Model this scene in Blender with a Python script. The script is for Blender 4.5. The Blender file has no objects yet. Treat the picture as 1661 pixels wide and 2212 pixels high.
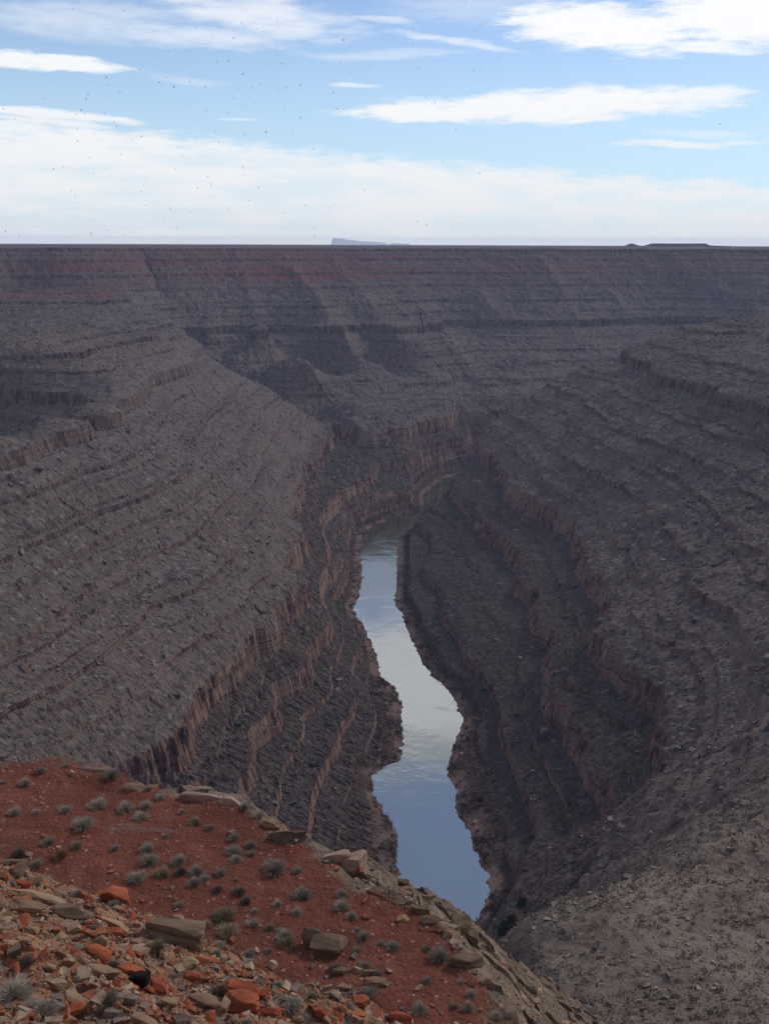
import bpy, math, random
import numpy as np
from mathutils import Vector, Matrix

random.seed(7)
rng = np.random.default_rng(11)
SC = bpy.context.scene
COL = SC.collection
R = math.radians

# ------------------------------------------------------------------ camera
W0, H0 = 1661.0, 2212.0          # measuring frame of the photograph
F0 = 2212.0                      # focal length in the same units
CAM = np.array([0.0, 0.0, 300.0])
PITCH = math.atan((1106 - 528) / 2212.0)
ROLL = 0.0036
fw = np.array([0, math.cos(PITCH), -math.sin(PITCH)])
r0 = np.array([1.0, 0, 0]); u0 = np.array([0, math.sin(PITCH), math.cos(PITCH)])
rt = math.cos(ROLL) * r0 + math.sin(ROLL) * u0
up = math.cos(ROLL) * u0 - math.sin(ROLL) * r0
cam_d = bpy.data.cameras.new('camera')
cam_d.sensor_fit = 'VERTICAL'; cam_d.sensor_height = 36; cam_d.lens = 36
cam_d.clip_start = 0.5; cam_d.clip_end = 120000
cam = bpy.data.objects.new('camera', cam_d)
cam.matrix_world = Matrix(((rt[0], up[0], -fw[0], CAM[0]), (rt[1], up[1], -fw[1], CAM[1]),
                           (rt[2], up[2], -fw[2], CAM[2]), (0, 0, 0, 1)))
COL.objects.link(cam); SC.camera = cam

def ray(u, v):
    d = fw + (u - W0 / 2) / F0 * rt - (v - H0 / 2) / F0 * up
    return d / np.linalg.norm(d)
def at_z(u, v, z):
    d = ray(u, v); return CAM + d * ((z - CAM[2]) / d[2])
def at_r(u, v, r):
    return CAM + ray(u, v) * r

# ------------------------------------------------------------------ render, sky, sun
SC.render.engine = 'CYCLES'
SC.view_settings.view_transform = 'Standard'; SC.view_settings.look = 'None'
SC.view_settings.exposure = 0.0; SC.view_settings.gamma = 1.0
SC.cycles.use_denoising = True
SC.cycles.max_bounces = 4; SC.cycles.diffuse_bounces = 2; SC.cycles.glossy_bounces = 2
SC.cycles.volume_bounces = 1; SC.cycles.caustics_reflective = False

SUN_DIR = Vector((0.56, 0.44, 0.60)).normalized()
sun_el = math.asin(SUN_DIR.z); sun_az = math.atan2(SUN_DIR.x, SUN_DIR.y)
sd = bpy.data.lights.new('sun', 'SUN'); sd.energy = 1.5; sd.angle = R(8); sd.color = (1.0, 0.93, 0.82)
so = bpy.data.objects.new('sun', sd); so.rotation_euler = SUN_DIR.to_track_quat('Z', 'Y').to_euler()
COL.objects.link(so)

world = bpy.data.worlds.new('World'); SC.world = world; world.use_nodes = True

class G:
    """small node graph helper"""
    def __init__(s, nt): s.nt = nt; nt.nodes.clear()
    def n(s, t, **k):
        x = s.nt.nodes.new(t)
        for a, b in k.items(): setattr(x, a, b)
        return x
    def put(s, sock, v):
        if isinstance(v, bpy.types.NodeSocket): s.nt.links.new(v, sock)
        elif v is not None: sock.default_value = v
    def m(s, op, a, b=None, c=None, clamp=False):
        x = s.n('ShaderNodeMath', operation=op, use_clamp=clamp)
        s.put(x.inputs[0], a); s.put(x.inputs[1], b)
        if c is not None: s.put(x.inputs[2], c)
        return x.outputs[0]
    def v(s, op, a, b=None):
        x = s.n('ShaderNodeVectorMath', operation=op)
        s.put(x.inputs[0], a); s.put(x.inputs[1], b)
        return x.outputs['Value'] if op in ('LENGTH', 'DISTANCE', 'DOT_PRODUCT') else x.outputs[0]
    def xyz(s, a, b, c):
        x = s.n('ShaderNodeCombineXYZ')
        for i, q in enumerate((a, b, c)): s.put(x.inputs[i], q)
        return x.outputs[0]
    def sep(s, a):
        x = s.n('ShaderNodeSeparateXYZ'); s.put(x.inputs[0], a); return x.outputs
    def noise(s, vec, scale, detail=4, rough=0.5, color=False, dist=0.0):
        x = s.n('ShaderNodeTexNoise'); s.put(x.inputs['Vector'], vec)
        x.inputs['Scale'].default_value = scale; x.inputs['Detail'].default_value = detail
        x.inputs['Roughness'].default_value = rough; x.inputs['Distortion'].default_value = dist
        return x.outputs['Color' if color else 'Fac']
    def vor(s, vec, scale, out='Distance', feature='F1'):
        x = s.n('ShaderNodeTexVoronoi', feature=feature); s.put(x.inputs['Vector'], vec)
        x.inputs['Scale'].default_value = scale
        return x.outputs[out]
    def step(s, x, a, b, c=0.0, d=1.0):
        y = s.n('ShaderNodeMapRange', interpolation_type='SMOOTHSTEP')
        s.put(y.inputs[0], x)
        for i, q in enumerate((a, b, c, d)): s.put(y.inputs[i + 1], q)
        return y.outputs[0]
    def mix(s, f, a, b, mode='MIX'):
        x = s.n('ShaderNodeMix', data_type='RGBA', blend_type=mode)
        s.put(x.inputs[0], f)
        for i, q in ((6, a), (7, b)):
            if isinstance(q, tuple) and len(q) == 3: q = (*q, 1)
            s.put(x.inputs[i], q)
        return x.outputs[2]
    def ramp(s, f, stops):
        x = s.n('ShaderNodeValToRGB'); s.put(x.inputs[0], f)
        e = x.color_ramp.elements
        while len(e) < len(stops): e.new(0.5)
        for i, (p, c) in enumerate(stops): e[i].position = p; e[i].color = (*c, 1)
        return x.outputs[0]
    def bump(s, h, strength, dist, normal=None):
        x = s.n('ShaderNodeBump'); x.inputs['Strength'].default_value = strength
        x.inputs['Distance'].default_value = dist; s.put(x.inputs['Height'], h)
        if normal is not None: s.put(x.inputs['Normal'], normal)
        return x.outputs[0]

def build_world():
    g = G(world.node_tree)
    tc = g.n('ShaderNodeTexCoord'); d = tc.outputs['Generated']
    x, y, z = g.sep(d)
    az = g.m('ARCTAN2', x, y); el = g.m('ARCSINE', z)
    # angles in the measuring units of the photograph (1 unit = 1/2212 rad)
    A = g.m('MULTIPLY', az, 2212.0); E = g.m('MULTIPLY', el, 2212.0)
    # stretched noise: long streaks along the horizon
    cs = g.xyz(g.m('MULTIPLY', A, 0.0016), g.m('MULTIPLY', E, 0.0075), 0.0)
    n1 = g.noise(cs, 2.2, 6, 0.62, color=True)
    n2 = g.noise(cs, 7.0, 7, 0.65)
    nx, ny, nz = g.sep(n1)
    def angles(u, v):
        q = ray(u, v); return math.atan2(q[0], q[1]) * 2212, math.asin(q[2]) * 2212
    wa = g.m('ADD', A, g.m('MULTIPLY', g.m('SUBTRACT', nx, 0.5), 190.0))
    we = g.m('ADD', E, g.m('MULTIPLY', g.m('SUBTRACT', ny, 0.5), 42.0))
    fine = g.m('MULTIPLY', g.m('SUBTRACT', n2, 0.5), 1.9)
    total = None
    # u, v, half width, half height, slope, opacity, softness
    clouds = [
        (1180, 228, 440, 38, 0.03, 1.0, .55), (900, 248, 170, 24, -.02, 1.0, .5), (1500, 205, 140, 20, .05, .9, .6),
        (1300, 62, 250, 52, -.10, 1.0, .6), (1520, 98, 160, 16, -.05, .9, .7), (1640, 28, 270, 62, -.04, 1.0, .6),
        (100, 137, 160, 20, -.03, .95, .5), (90, 244, 240, 13, -.04, .9, .6), (90, 262, 230, 9, -.06, .8, .7),
        (1440, 312, 110, 9, -.05, .75, .8), (1500, 288, 100, 12, -.05, .5, 1.0), (1570, 308, 60, 6, 0, .6, 1.0),
        (540, 30, 260, 48, -.10, .75, 1.0), (430, 80, 220, 26, -.02, .6, 1.0), (170, 45, 230, 42, 0, .5, 1.1),
        (660, 72, 120, 16, .10, .6, 1.0), (820, 118, 200, 12, .0, .35, 1.0), (760, 184, 70, 6, -.02, .6, .9),
        (980, 92, 150, 9, -.16, .6, 1.0), (830, 42, 80, 7, -.12, .5, 1.0), (515, 254, 60, 4, 0, .45, 1.0), (400, 170, 120, 10, -.05, .25, 1.0),
        (1150, 265, 90, 7, -.1, .4, 1.0), (1050, 15, 260, 40, 0, .35, 1.2),
    ]
    for (u, v, hw, hh, sl, op, soft) in clouds:
        a0, e0 = angles(u, v)
        da = g.m('SUBTRACT', wa, a0)
        de = g.m('SUBTRACT', g.m('SUBTRACT', we, e0), g.m('MULTIPLY', da, sl))
        r2 = g.m('ADD', g.m('POWER', g.m('ABSOLUTE', g.m('DIVIDE', da, float(hw))), 2.0), g.m('POWER', g.m('ABSOLUTE', g.m('DIVIDE', de, float(hh))), 2.0))
        f = g.m('ADD', g.m('SUBTRACT', 1.0, r2), fine)
        k = g.step(f, 0.10 - 0.15 * soft, 0.25 + soft * 0.95, 0.0, op * .96)
        total = k if total is None else g.m('MAXIMUM', total, k)
    # bank of thin cloud over the horizon: its top runs down to the right
    ga, ge = angles(200, 265); gb, gf = angles(1661, 395)
    sl = (gf - ge) / (gb - ga)
    topline = g.m('ADD', ge, g.m('MULTIPLY', g.m('SUBTRACT', A, ga), sl))
    depth = g.m('SUBTRACT', topline, we)
    bank = g.step(g.m('ADD', depth, g.m('MULTIPLY', fine, 42.0)), -8.0, 26.0)
    holes = g.step(g.noise(g.xyz(g.m('MULTIPLY', A, .0018), g.m('MULTIPLY', E, .009), 3.7), 2.6, 6, .65), .36, .60, .55, 1.0)
    low = g.step(E, 80.0, 0.0)
    bank = g.m('MULTIPLY', bank, g.m('MAXIMUM', holes, low))
    total = g.m('MAXIMUM', total, g.m('MULTIPLY', bank, .95))
    # clouds above the frame: a white mass about 20 to 28 degrees up, ragged, clearing to blue above 31
    hi = g.noise(g.xyz(g.m('MULTIPLY', A, .0012), g.m('MULTIPLY', E, .0030), 9.1), 1.7, 6, .6)
    band = g.m('MULTIPLY', g.step(E, 700.0, 860.0), g.step(E, 1170.0, 1060.0))
    hm = g.m('MULTIPLY', g.step(g.m('ADD', hi, g.m('MULTIPLY', band, .50)), .66, .88), g.step(E, 470.0, 620.0))
    # the rest of the dome carries broken cloud
    total = g.m('MAXIMUM', total, g.m('MULTIPLY', hm, .95))
    veil = g.m('MULTIPLY', g.step(E, 1000.0, 1200.0), .14)
    total = g.m('MAXIMUM', total, veil)
    sky = g.n('ShaderNodeTexSky', sky_type='NISHITA'); sky.sun_disc = False
    sky.sun_elevation = sun_el; sky.sun_rotation = sun_az
    sky.air_density = 1.0; sky.dust_density = 0.6; sky.ozone_density = 1.6; sky.altitude = 1500
    skyc = g.mix(1.0, sky.outputs[0], (0.112, 0.116, 0.130), 'MULTIPLY')
    # cool pale air towards the horizon
    pale = g.step(E, 620.0, 0.0)
    base = g.mix(g.m('MULTIPLY', pale, .75), skyc, (0.58, 0.79, 0.93))
    cl = g.mix(g.step(E, 30.0, 420.0), (0.90, 0.915, 0.93), (1.02, 1.02, 1.02))
    cl = g.mix(g.step(E, 45.0, 0.0), cl, (1.15, 1.14, 1.12))
    grey = g.m('MULTIPLY', g.m('MULTIPLY', g.step(E, 1020.0, 1070.0), g.step(E, 1125.0, 1085.0)), g.step(nz, .34, .52))
    cl = g.mix(g.m('MULTIPLY', grey, .85), cl, (.34, .38, .38))
    total = g.m('MAXIMUM', total, g.m('MULTIPLY', grey, .8))
    gr2 = g.m('MULTIPLY', g.m('MULTIPLY', g.step(E, 570.0, 640.0), g.step(E, 800.0, 720.0)), g.step(nz, .30, .50))  # unseen grey cloud above the frame, added to darken the far river's reflection
    cl = g.mix(g.m('MULTIPLY', gr2, .9), cl, (.26, .30, .29))
    total = g.m('MAXIMUM', total, g.m('MULTIPLY', gr2, .9))
    cl = g.mix(g.m('MULTIPLY', g.step(n2, .45, .7), .10), cl, (0.78, 0.83, 0.90))
    col = g.mix(total, base, cl)
    bg = g.n('ShaderNodeBackground'); g.put(bg.inputs[0], col); bg.inputs[1].default_value = 1.0
    out = g.n('ShaderNodeOutputWorld'); g.nt.links.new(bg.outputs[0], out.inputs[0])
build_world()

# ------------------------------------------------------------------ helpers
def tag(o, label=None, cat=None, group=None, kind=None):
    if label: o['label'] = label
    if cat: o['category'] = cat
    if group: o['group'] = group
    if kind: o['kind'] = kind
    return o
def mesh_from(name, co, faces, mat=None, smooth=False):
    """co (n,3), faces (m,k) all of k corners"""
    me = bpy.data.meshes.new(name)
    co = np.asarray(co, dtype=np.float32); faces = np.asarray(faces, dtype=np.int32)
    k = faces.shape[1]
    me.vertices.add(len(co)); me.vertices.foreach_set('co', co.ravel())
    me.loops.add(faces.size); me.loops.foreach_set('vertex_index', faces.ravel())
    me.polygons.add(len(faces)); me.polygons.foreach_set('loop_start', np.arange(0, faces.size, k, dtype=np.int32))
    me.polygons.foreach_set('loop_total', np.full(len(faces), k, dtype=np.int32))
    me.polygons.foreach_set('use_smooth', np.full(len(faces), smooth))
    me.update(calc_edges=True)
    if mat: me.materials.append(mat)
    return me
def link(name, me, parent=None):
    o = bpy.data.objects.new(name, me); COL.objects.link(o)
    if parent: o.parent = parent
    return o

def _h(ix, iy, seed):
    h = (ix.astype(np.int64) * 374761393 + iy.astype(np.int64) * 668265263 + seed * 974634777) & 0xFFFFFFFF
    h = ((h ^ (h >> 13)) * 1274126177) & 0xFFFFFFFF
    return (h ^ (h >> 16)) & 0xFFFFFFFF
def perlin(x, y, seed=0):
    xi = np.floor(x); yi = np.floor(y); xf = x - xi; yf = y - yi
    xi = xi.astype(np.int64); yi = yi.astype(np.int64)
    u = xf * xf * xf * (xf * (xf * 6 - 15) + 10); v = yf * yf * yf * (yf * (yf * 6 - 15) + 10)
    def gd(a, b, dx, dy):
        t = _h(a, b, seed) * (2 * math.pi / 4294967296.0)
        return np.cos(t) * dx + np.sin(t) * dy
    a = gd(xi, yi, xf, yf); b = gd(xi + 1, yi, xf - 1, yf)
    c = gd(xi, yi + 1, xf, yf - 1); d = gd(xi + 1, yi + 1, xf - 1, yf - 1)
    return 1.5 * (a + u * (b - a) + v * ((c + u * (d - c)) - (a + u * (b - a))))
def fbm(x, y, oct=4, seed=0, gain=.5):
    s = 0; a = 1.0
    for i in range(oct):
        s = s + a * perlin(x, y, seed + i * 17); x = x * 2.03 + 3.1; y = y * 2.03 - 1.7; a *= gain
    return s
def blocks(x, y, seed=0):
    """cellular height: each cell its own height, sharp edges (broken rock)"""
    xi = np.floor(x); yi = np.floor(y)
    best = np.full(x.shape, 9.0); val = np.zeros(x.shape)
    for dx in (-1, 0, 1):
        for dy in (-1, 0, 1):
            cx = xi + dx; cy = yi + dy
            h = _h(cx, cy, seed); h2 = _h(cx, cy, seed + 5)
            px = cx + (h & 1023) / 1023.0; py = cy + (h2 & 1023) / 1023.0
            d = (px - x) ** 2 + (py - y) ** 2
            k = ((h >> 12) & 1023) / 1023.0
            w = d < best; best = np.where(w, d, best); val = np.where(w, k, val)
    return val, np.sqrt(best)
def sstep(x, a, b):
    t = np.clip((x - a) / (b - a), 0, 1); return t * t * (3 - 2 * t)

# ------------------------------------------------------------------ the canyon: heights measured off the photograph
LB = [(915,1104),(880,1110),(840,1124),(790,1148),(783,1165),(780,1200),(782,1250),(775,1290),(762,1315),(785,1350),(800,1385),(818,1430),(820,1460),
      (850,1480),(868,1515),(868,1560),(872,1600),(866,1640),(830,1655),(808,1672),(806,1710),(825,1745),(848,1780),(860,1820),(862,1890)]
RB = [(915,1122),(885,1140),(858,1165),(857,1210),(855,1270),(850,1300),(870,1328),(885,1375),(908,1420),(928,1455),(970,1490),(1002,1560),
      (977,1620),(965,1660),(983,1710),(983,1750),(1010,1790),(1020,1830),(1040,1860),(1055,1900),(1055,1940),(1030,1982)]
bank_l = [at_z(u, v, 0)[:2] for u, v in LB]
bank_r = [at_z(u, v, 0)[:2] for u, v in RB]
far_l = [(330, 1465), (150, 1400), (78, 1322), (51, 1240)]; far_r = [(330, 1415), (170, 1355), (108, 1300), (70, 1235), (60, 1180)]
near_l = [(0, 392), (-40, 352), (-110, 330), (-220, 325)]; near_r = [(34, 390), (6, 336), (-60, 292), (-220, 272)]
poly_l = [np.array(p, float) for p in far_l] + bank_l + [np.array(p, float) for p in near_l]
poly_r = [np.array(p, float) for p in far_r] + bank_r + [np.array(p, float) for p in near_r]
river_poly = np.array(poly_l + poly_r[::-1])

def dist_poly(x, y, P):
    """signed distance, negative inside"""
    d2 = np.full(x.shape, 1e18); ins = np.zeros(x.shape, bool)
    n = len(P)
    for i in range(n):
        ax, ay = P[i]; bx, by = P[(i + 1) % n]
        ex, ey = bx - ax, by - ay
        t = np.clip(((x - ax) * ex + (y - ay) * ey) / (ex * ex + ey * ey + 1e-12), 0, 1)
        d2 = np.minimum(d2, (ax + t * ex - x) ** 2 + (ay + t * ey - y) ** 2)
        c = (ay > y) != (by > y)
        if ey != 0: ins ^= c & (x < ex * (y - ay) / ey + ax)
    d = np.sqrt(d2); return np.where(ins, -d, d)

UZ, CZ, BZ, AZ_ = 170, 60, 38, 18
V = []   # (u, v, z) seen points
def cont(z, pts): V.extend([(u, v, z) for u, v in pts])
cont(UZ, [(0,1000),(70,975),(130,950),(190,915),(250,880),(330,825),(430,762)])
cont(177, [(0,958),(110,918),(190,888),(240,852)])
cont(UZ, [(0,856),(80,860),(160,862)])
cont(145, [(0,930)])
cont(UZ, [(445,716),(560,722),(700,712),(820,708),(1000,697),(1200,699),(1380,693),(1480,691)])
cont(CZ, [(732,940),(700,975),(662,1030),(655,1095),(668,1180),(668,1290),(605,1385),(545,1440),(480,1500),(440,1590),(390,1640),(320,1690)])
cont(BZ, [(708,1110),(708,1200),(705,1330),(660,1420),(590,1500),(550,1600),(530,1720)])
cont(AZ_, [(740,1180),(742,1300),(752,1420),(745,1500),(700,1600),(655,1700),(640,1800)])
cont(AZ_, [(925,1125),(950,1220),(985,1320),(1040,1420),(1100,1530),(1135,1640),(1180,1760)])
cont(BZ, [(975,1065),(1040,1130),(1100,1185),(1160,1290),(1200,1400),(1190,1500),(1230,1580),(1290,1690),(1325,1770)])
cont(CZ, [(1000,965),(1100,1060),(1190,1130),(1260,1240),(1275,1380),(1310,1450),(1390,1510),(1412,1600)])
V += [(1345,1740,62),(1290,1880,64),(1180,2032,70)]
V += [(1661,1700,152),(1530,1830,152),(1440,1930,152),(1370,2020,155),(1200,2046,150),(1080,2040,140)]
V += [(1300,2110,153),(1300,2170,156),(1661,1900,154),(1661,2050,158),(1661,2212,164),(1500,2212,161),(1300,2212,158),(1500,2050,156),(1150,2120,149),(1150,2212,153),(1140,2044,148),(1300,2046,153),(1250,2080,152),(1590,1765,152)]
V += [(1661,1500,106),(1661,1300,112),(1661,1100,132),(1661,950,156)]
cont(UZ, [(1661,895),(1560,862),(1430,824),(1375,778)])
V += [(1661,800,190),(1661,740,204),(1661,705,212),(1661,668,217),(1500,727,200),(1560,780,188)]
V += [(1000,952,64),(1050,922,76),(1150,872,98),(1250,826,125),(1330,788,155),(1430,735,189)]
V += [(0,1640,84),(0,1300,122),(0,1130,146),(300,1300,96),(200,1100,136),(450,1000,118),(550,1200,84)]
V += [(0,815,186),(180,815,186),(0,738,206),(170,746,206),(0,702,211),(250,692,213),(0,642,222),(200,642,226),(300,770,190),(340,740,196)]
V += [(300,640,228),(345,682,212),(400,716,190),(437,750,171),(520,802,138),(600,852,106),(700,914,72)]
V += [(437,735,157),(520,788,121),(600,832,97),(690,893,72)]
# far wall: spurs and the gullies between them
V += [(620,790,134),(680,836,107),(760,885,85),(820,902,76), (640,766,134),(722,826,96)]
V += [(740,738,154),(800,792,124),(860,846,91),(892,868,86), (790,740,149),(855,812,103)]
V += [(862,742,151),(930,820,102),(955,860,88), (905,760,139),(985,830,92)]

V += [(838,952,60),(885,1000,38),(905,1050,16),(850,1040,26),(790,1012,42),(740,1003,52),(985,930,56),(850,915,70),(800,955,60),(930,950,58)]
cont(82, [(840,880),(960,872),(1060,866),(1150,862)])
far = []
for u, v, z in V:
    p = at_z(u, v, z); far.append((p[0], p[1], z))
def hid(u, d, z):
    q = ray(u, 1106); a = math.atan2(q[0], q[1]); far.append((d * math.sin(a), d * math.cos(a), z))
for h_ in [(0,800,122),(100,850,145),(-150,740,105),(437,1450,128),(520,1430,103),(600,1410,82),(700,1370,60),
           (1050,1400,8),(1150,1425,12),(1250,1440,30),(1330,1420,50),(1430,1400,120),(1600,1550,195),
           (0,1665,296),(150,1720,296),(280,1790,296),(450,1840,296),(640,1900,296),(830,1950,297),(1100,1990,297),(1400,2080,298),(1661,2150,298),
           (0,1540,240),(280,1650,238),
           (0,2000,297),(450,2100,297),(830,2300,297),(1661,2500,298),(0,3200,297),(830,3200,297),(1661,3200,298),
           (0,250,40),(400,300,18),(0,150,120),(0,60,225),(830,190,70),(830,120,150),(830,60,230),
           (1200,145,160),(1200,100,200),(1200,60,238),(1661,60,242),(1661,120,182),(1100,285,55),
           (-350,600,165),(-350,1000,190),(-350,1500,235),(-350,1750,296),(-350,400,110),(-350,150,150),
           (1661,40,262),(1661,30,268),(1200,35,256),(830,35,252),(400,35,250),(0,35,250),(2000,60,250),(2000,35,262),
           (2000,500,160),(2000,800,190),(2000,1200,215),(2000,1700,240),(2000,2250,297),(2000,250,165),(2000,150,165),(2000,100,200),(1900,1000,205)]:
    hid(*h_)
far = np.array(far)
def lp(x, y):
    return np.stack([np.arctan2(x, y), np.log(np.hypot(x, y) + 1e-6)], -1)
cp = lp(far[:, 0], far[:, 1]); cz = far[:, 2]
def tps(r2): return 0.5 * r2 * np.log(r2 + 1e-12)
n_ = len(cp)
K = tps(((cp[:, None] - cp[None]) ** 2).sum(-1)) + 2e-5 * np.eye(n_)
P = np.hstack([np.ones((n_, 1)), cp])
sol = np.linalg.solve(np.block([[K, P], [P.T, np.zeros((3, 3))]]), np.concatenate([cz, np.zeros(3)]))
def rbf(a, l):
    out = np.full(a.shape, sol[n_]) + sol[n_ + 1] * a + sol[n_ + 2] * l
    for i in range(n_):
        out += sol[i] * tps((a - cp[i, 0]) ** 2 + (l - cp[i, 1]) ** 2)
    return out

# beds of the canyon wall: (level, cliff height)
MAJOR = [(14, 7), (37, 14), (62, 16), (170, 11), (291, 5)]
MINOR = [(7, 3), (25, 4.5), (49.5, 3.0), (78, 1.8), (86, 1.2), (92, 3.0), (97, 1.2), (104, 2.0), (109, 3.2), (119, 1.2), (123, 2.4), (134, 3.4), (138, 1.6), (149, 1.4), (155, 2.6),
         (186, 2.0), (199, 3.8), (207, 1.5), (229, 3.4), (238, 1.5), (251, 3.6), (259, 1.5), (275, 3.4), (284, 1.6)]
def knots(beds):
    ks, kz = [-50.0, 0.0], [-50.0, 0.0]
    for z_, h_ in beds:
        w_ = h_ * (.26 if h_ > 12 else .12)
        ks += [z_ - w_ / 2, z_ + w_ / 2]; kz += [z_ - h_ / 2, z_ + h_ / 2]
    return ks + [300.0, 400.0], kz + [296.5, 300.0]
MINR = [(7, 3), (25, 4.5), (49.5, 3), (77, 2.6), (84, 1.4), (97, 4.2), (112, 1.6), (118, 3.4), (133, 4.0), (139, 1.4), (152, 2.2), (158, 1.6), (185, 3.0), (203, 4.2), (210, 1.6),
        (229, 3.4), (238, 1.5), (251, 3.6), (259, 1.5), (275, 3.4), (284, 1.6)]
KM, KN, KR = knots(MAJOR), knots(MINOR), knots(MINR)

SPURS = [([(500,610,232),(545,690,182),(600,772,140),(680,838,105),(760,885,81),(830,915,64)], 21, 50, 16),
         ([(590,600,240),(650,660,200),(740,735,156),(800,790,124),(892,872,71)], 20, 50, 16),
         ([(690,590,248),(760,650,206),(820,705,172),(870,750,147),(930,815,106),(988,862,74)], 18, 50, 16),
         ([(1010,628,220),(1090,688,178)], 13, 45, 12), ([(1150,622,222),(1245,686,178)], 15, 50, 10), ([(1280,625,222),(1360,680,180)], 13, 45, 12),
         ([(1060,725,158),(1160,770,128),(1250,800,108)], 14, 45, 14), ([(860,600,242),(920,665,198),(960,720,160),(1010,770,130),(1070,835,95)], 16, 50, 16),
         ([(700,900,72),(760,925,66),(800,950,60)], 5, 20, 10),
         ([(262,556,258),(300,622,226),(352,672,198),(432,712,170)], -12, 14, 14)]
SP3 = [(np.array([at_z(*p)[:2] for p in P_]), a_, b_, c_) for P_, a_, b_, c_ in SPURS]
def polar(u, d):
    q = ray(u, 1106); a = math.atan2(q[0], q[1]); return (d * math.sin(a), d * math.cos(a))
# the draw that parts the left spur from the far wall
SP3.append((np.array([polar(300, 1530), polar(400, 1400), polar(437, 1383), polar(520, 1372), polar(600, 1362), polar(700, 1350), polar(750, 1340)]), -32, 20, 20))
def spur_lift(x, y):
    out = np.zeros(x.shape)
    for P_, A_, wl, wr in SP3:
        best = np.full(x.shape, 1e9); sg = np.zeros(x.shape); en = np.zeros(x.shape)
        n = len(P_) - 1
        for i in range(n):
            ax, ay = P_[i]; ex, ey = P_[i + 1] - P_[i]
            tr = ((x - ax) * ex + (y - ay) * ey) / (ex * ex + ey * ey); t = np.clip(tr, 0, 1)
            dx = x - ax - t * ex; dy = y - ay - t * ey; dd = dx * dx + dy * dy
            w = dd < best; best = np.where(w, dd, best); sg = np.where(w, ex * dy - ey * dx, sg); en = np.where(w, (i + t) / n, en)
        dd = np.sqrt(best)
        wid = np.where(sg > 0, wr, wl)      # steep on the far right flank, broad on the other
        out += A_ * np.exp(-dd / wid) * sstep(en, 0, .4) * (1 - .7 * sstep(en, .45, 1.0))
    return out
def canyon_height(x, y):
    a = np.arctan2(x, y); d = np.hypot(x, y); l = np.log(d)
    ac = np.clip(a, -.56, .56)
    s = rbf(ac, l)
    t = dist_poly(x, y, river_poly)
    # gullies and noses on the walls, at several sizes
    amp = sstep(s, 4, 60) * (1 - sstep(s, 284, 296))
    wx = x + 14 * fbm(x / 90, y / 90, 2, 3); wy = y + 14 * fbm(x / 90 + 9, y / 90, 2, 4)
    farw = sstep(y, 1250, 1450) * (a > -.19)
    g1 = fbm(wx / 130, wy / 130, 3, 21)
    g2 = fbm(wx / 34, wy / 34, 3, 41)
    g3 = fbm(x / 11, y / 11, 3, 61)
    # long spurs running down the far wall to the right
    sp = spur_lift(x + 5 * g3 + 6 * g2, y)
    rt_ = sstep(x, 120, 300) * sstep(y, 500, 800) * (1 - farw)
    amp = amp * (1 - .8 * (1 - sstep(d, 200, 280)) * (x > 0))
    amp = amp * (1 - .5 * (x < np.interp(y, [300, 700, 1300], [-60, -55, -60])) * sstep(s, 64, 74) * (1 - sstep(s, 172, 190)) * (y < 1300))
    amp = amp * (1 + .55 * (1 - sstep(s, 60, 75)))
    amp = amp * (1 - .62 * np.exp(-((s - 171) / 9) ** 2) * (x < 60))
    s = s + amp * ((3.2 + 3.0 * rt_) * g1 + (2.6 + 2.2 * rt_) * g2 * (1 + .4 * farw) + 1.7 * g3) + amp * (sp - 3 * farw)
    s = s + amp * .8 * np.abs(fbm(x / 5, y / 5, 2, 91))
    s = np.minimum(s, 297.5)
    s = np.where((d < 100) & (np.abs(a) < .7), np.minimum(s, 298 - .90 * d), s)
    near = sstep(t, 0, 26)
    t = t + (1.6 * fbm(x / 13, y / 13, 3, 801) + .8 * fbm(x / 4, y / 4, 2, 805)) * (np.abs(t) < 40)
    s = np.where(t > 0, np.minimum(np.maximum(s, np.minimum(.25 + .35 * t, 1.2 + .12 * np.minimum(t, 30) + near * 1.5)), .25 + .30 * t + 7.0 * near + 1.7 * np.maximum(t - 12, 0)), -1.5)
    # hard beds stand out in some stretches and are buried in rubble in others
    mm = sstep(fbm(x / 120 + 5, y / 120 + s / 14, 3, 401), -.95 + .15 * (x > 20), .10 + .15 * (x > 20))
    nearr = np.where(x > 0, sstep(d, 230, 340), 1.0)
    majr = nearr * np.where(s > 100, .9 + .1 * sstep(fbm(x / 80, y / 80, 2, 411), -.5, .1), 1.0)
    z = s + majr * (np.interp(s, *KM) - s) + mm * nearr * (np.where((x > 20) & (s > 62), np.interp(s, *KR), np.interp(s, *KN)) - s)
    # benches are a little dished and rubbly: keep part of the smooth slope
    slope_side = np.where(x < np.interp(y, [300, 500, 700, 1200], [10, 25, 5, 20]), 1.0, -1.0)
    fa = np.where(slope_side > 0, .35, 2.75)
    cx = np.cos(fa); 
    e1 = np.where(slope_side > 0, .92 * x - .38 * y, .90 * x + .44 * y)      # down the slope
    e2 = np.where(slope_side > 0, .38 * x + .92 * y, -.44 * x + .90 * y)     # along it
    calm = (1 - sstep(d, 215, 260)) * (x > 0) * (1 - sstep(np.abs(s - 155), 8, 16))
    rough = sstep(t, 2, 14) * (1 - .75 * calm)
    z = z + rough * ((.38 + .9 * (1 - sstep(s, 56, 66))) * fbm(e1 / 16, e2 / 4.5, 4, 131, .6)) * (1 - .8 * sstep(z, 288, 294))
    bs_ = np.where(d < 200, .6, 2.2)
    b, _ = blocks(e1 / bs_, e2 / (bs_ * .55), 201)
    b2, _ = blocks(x / 6.5, y / 6.5, 231)
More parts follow.
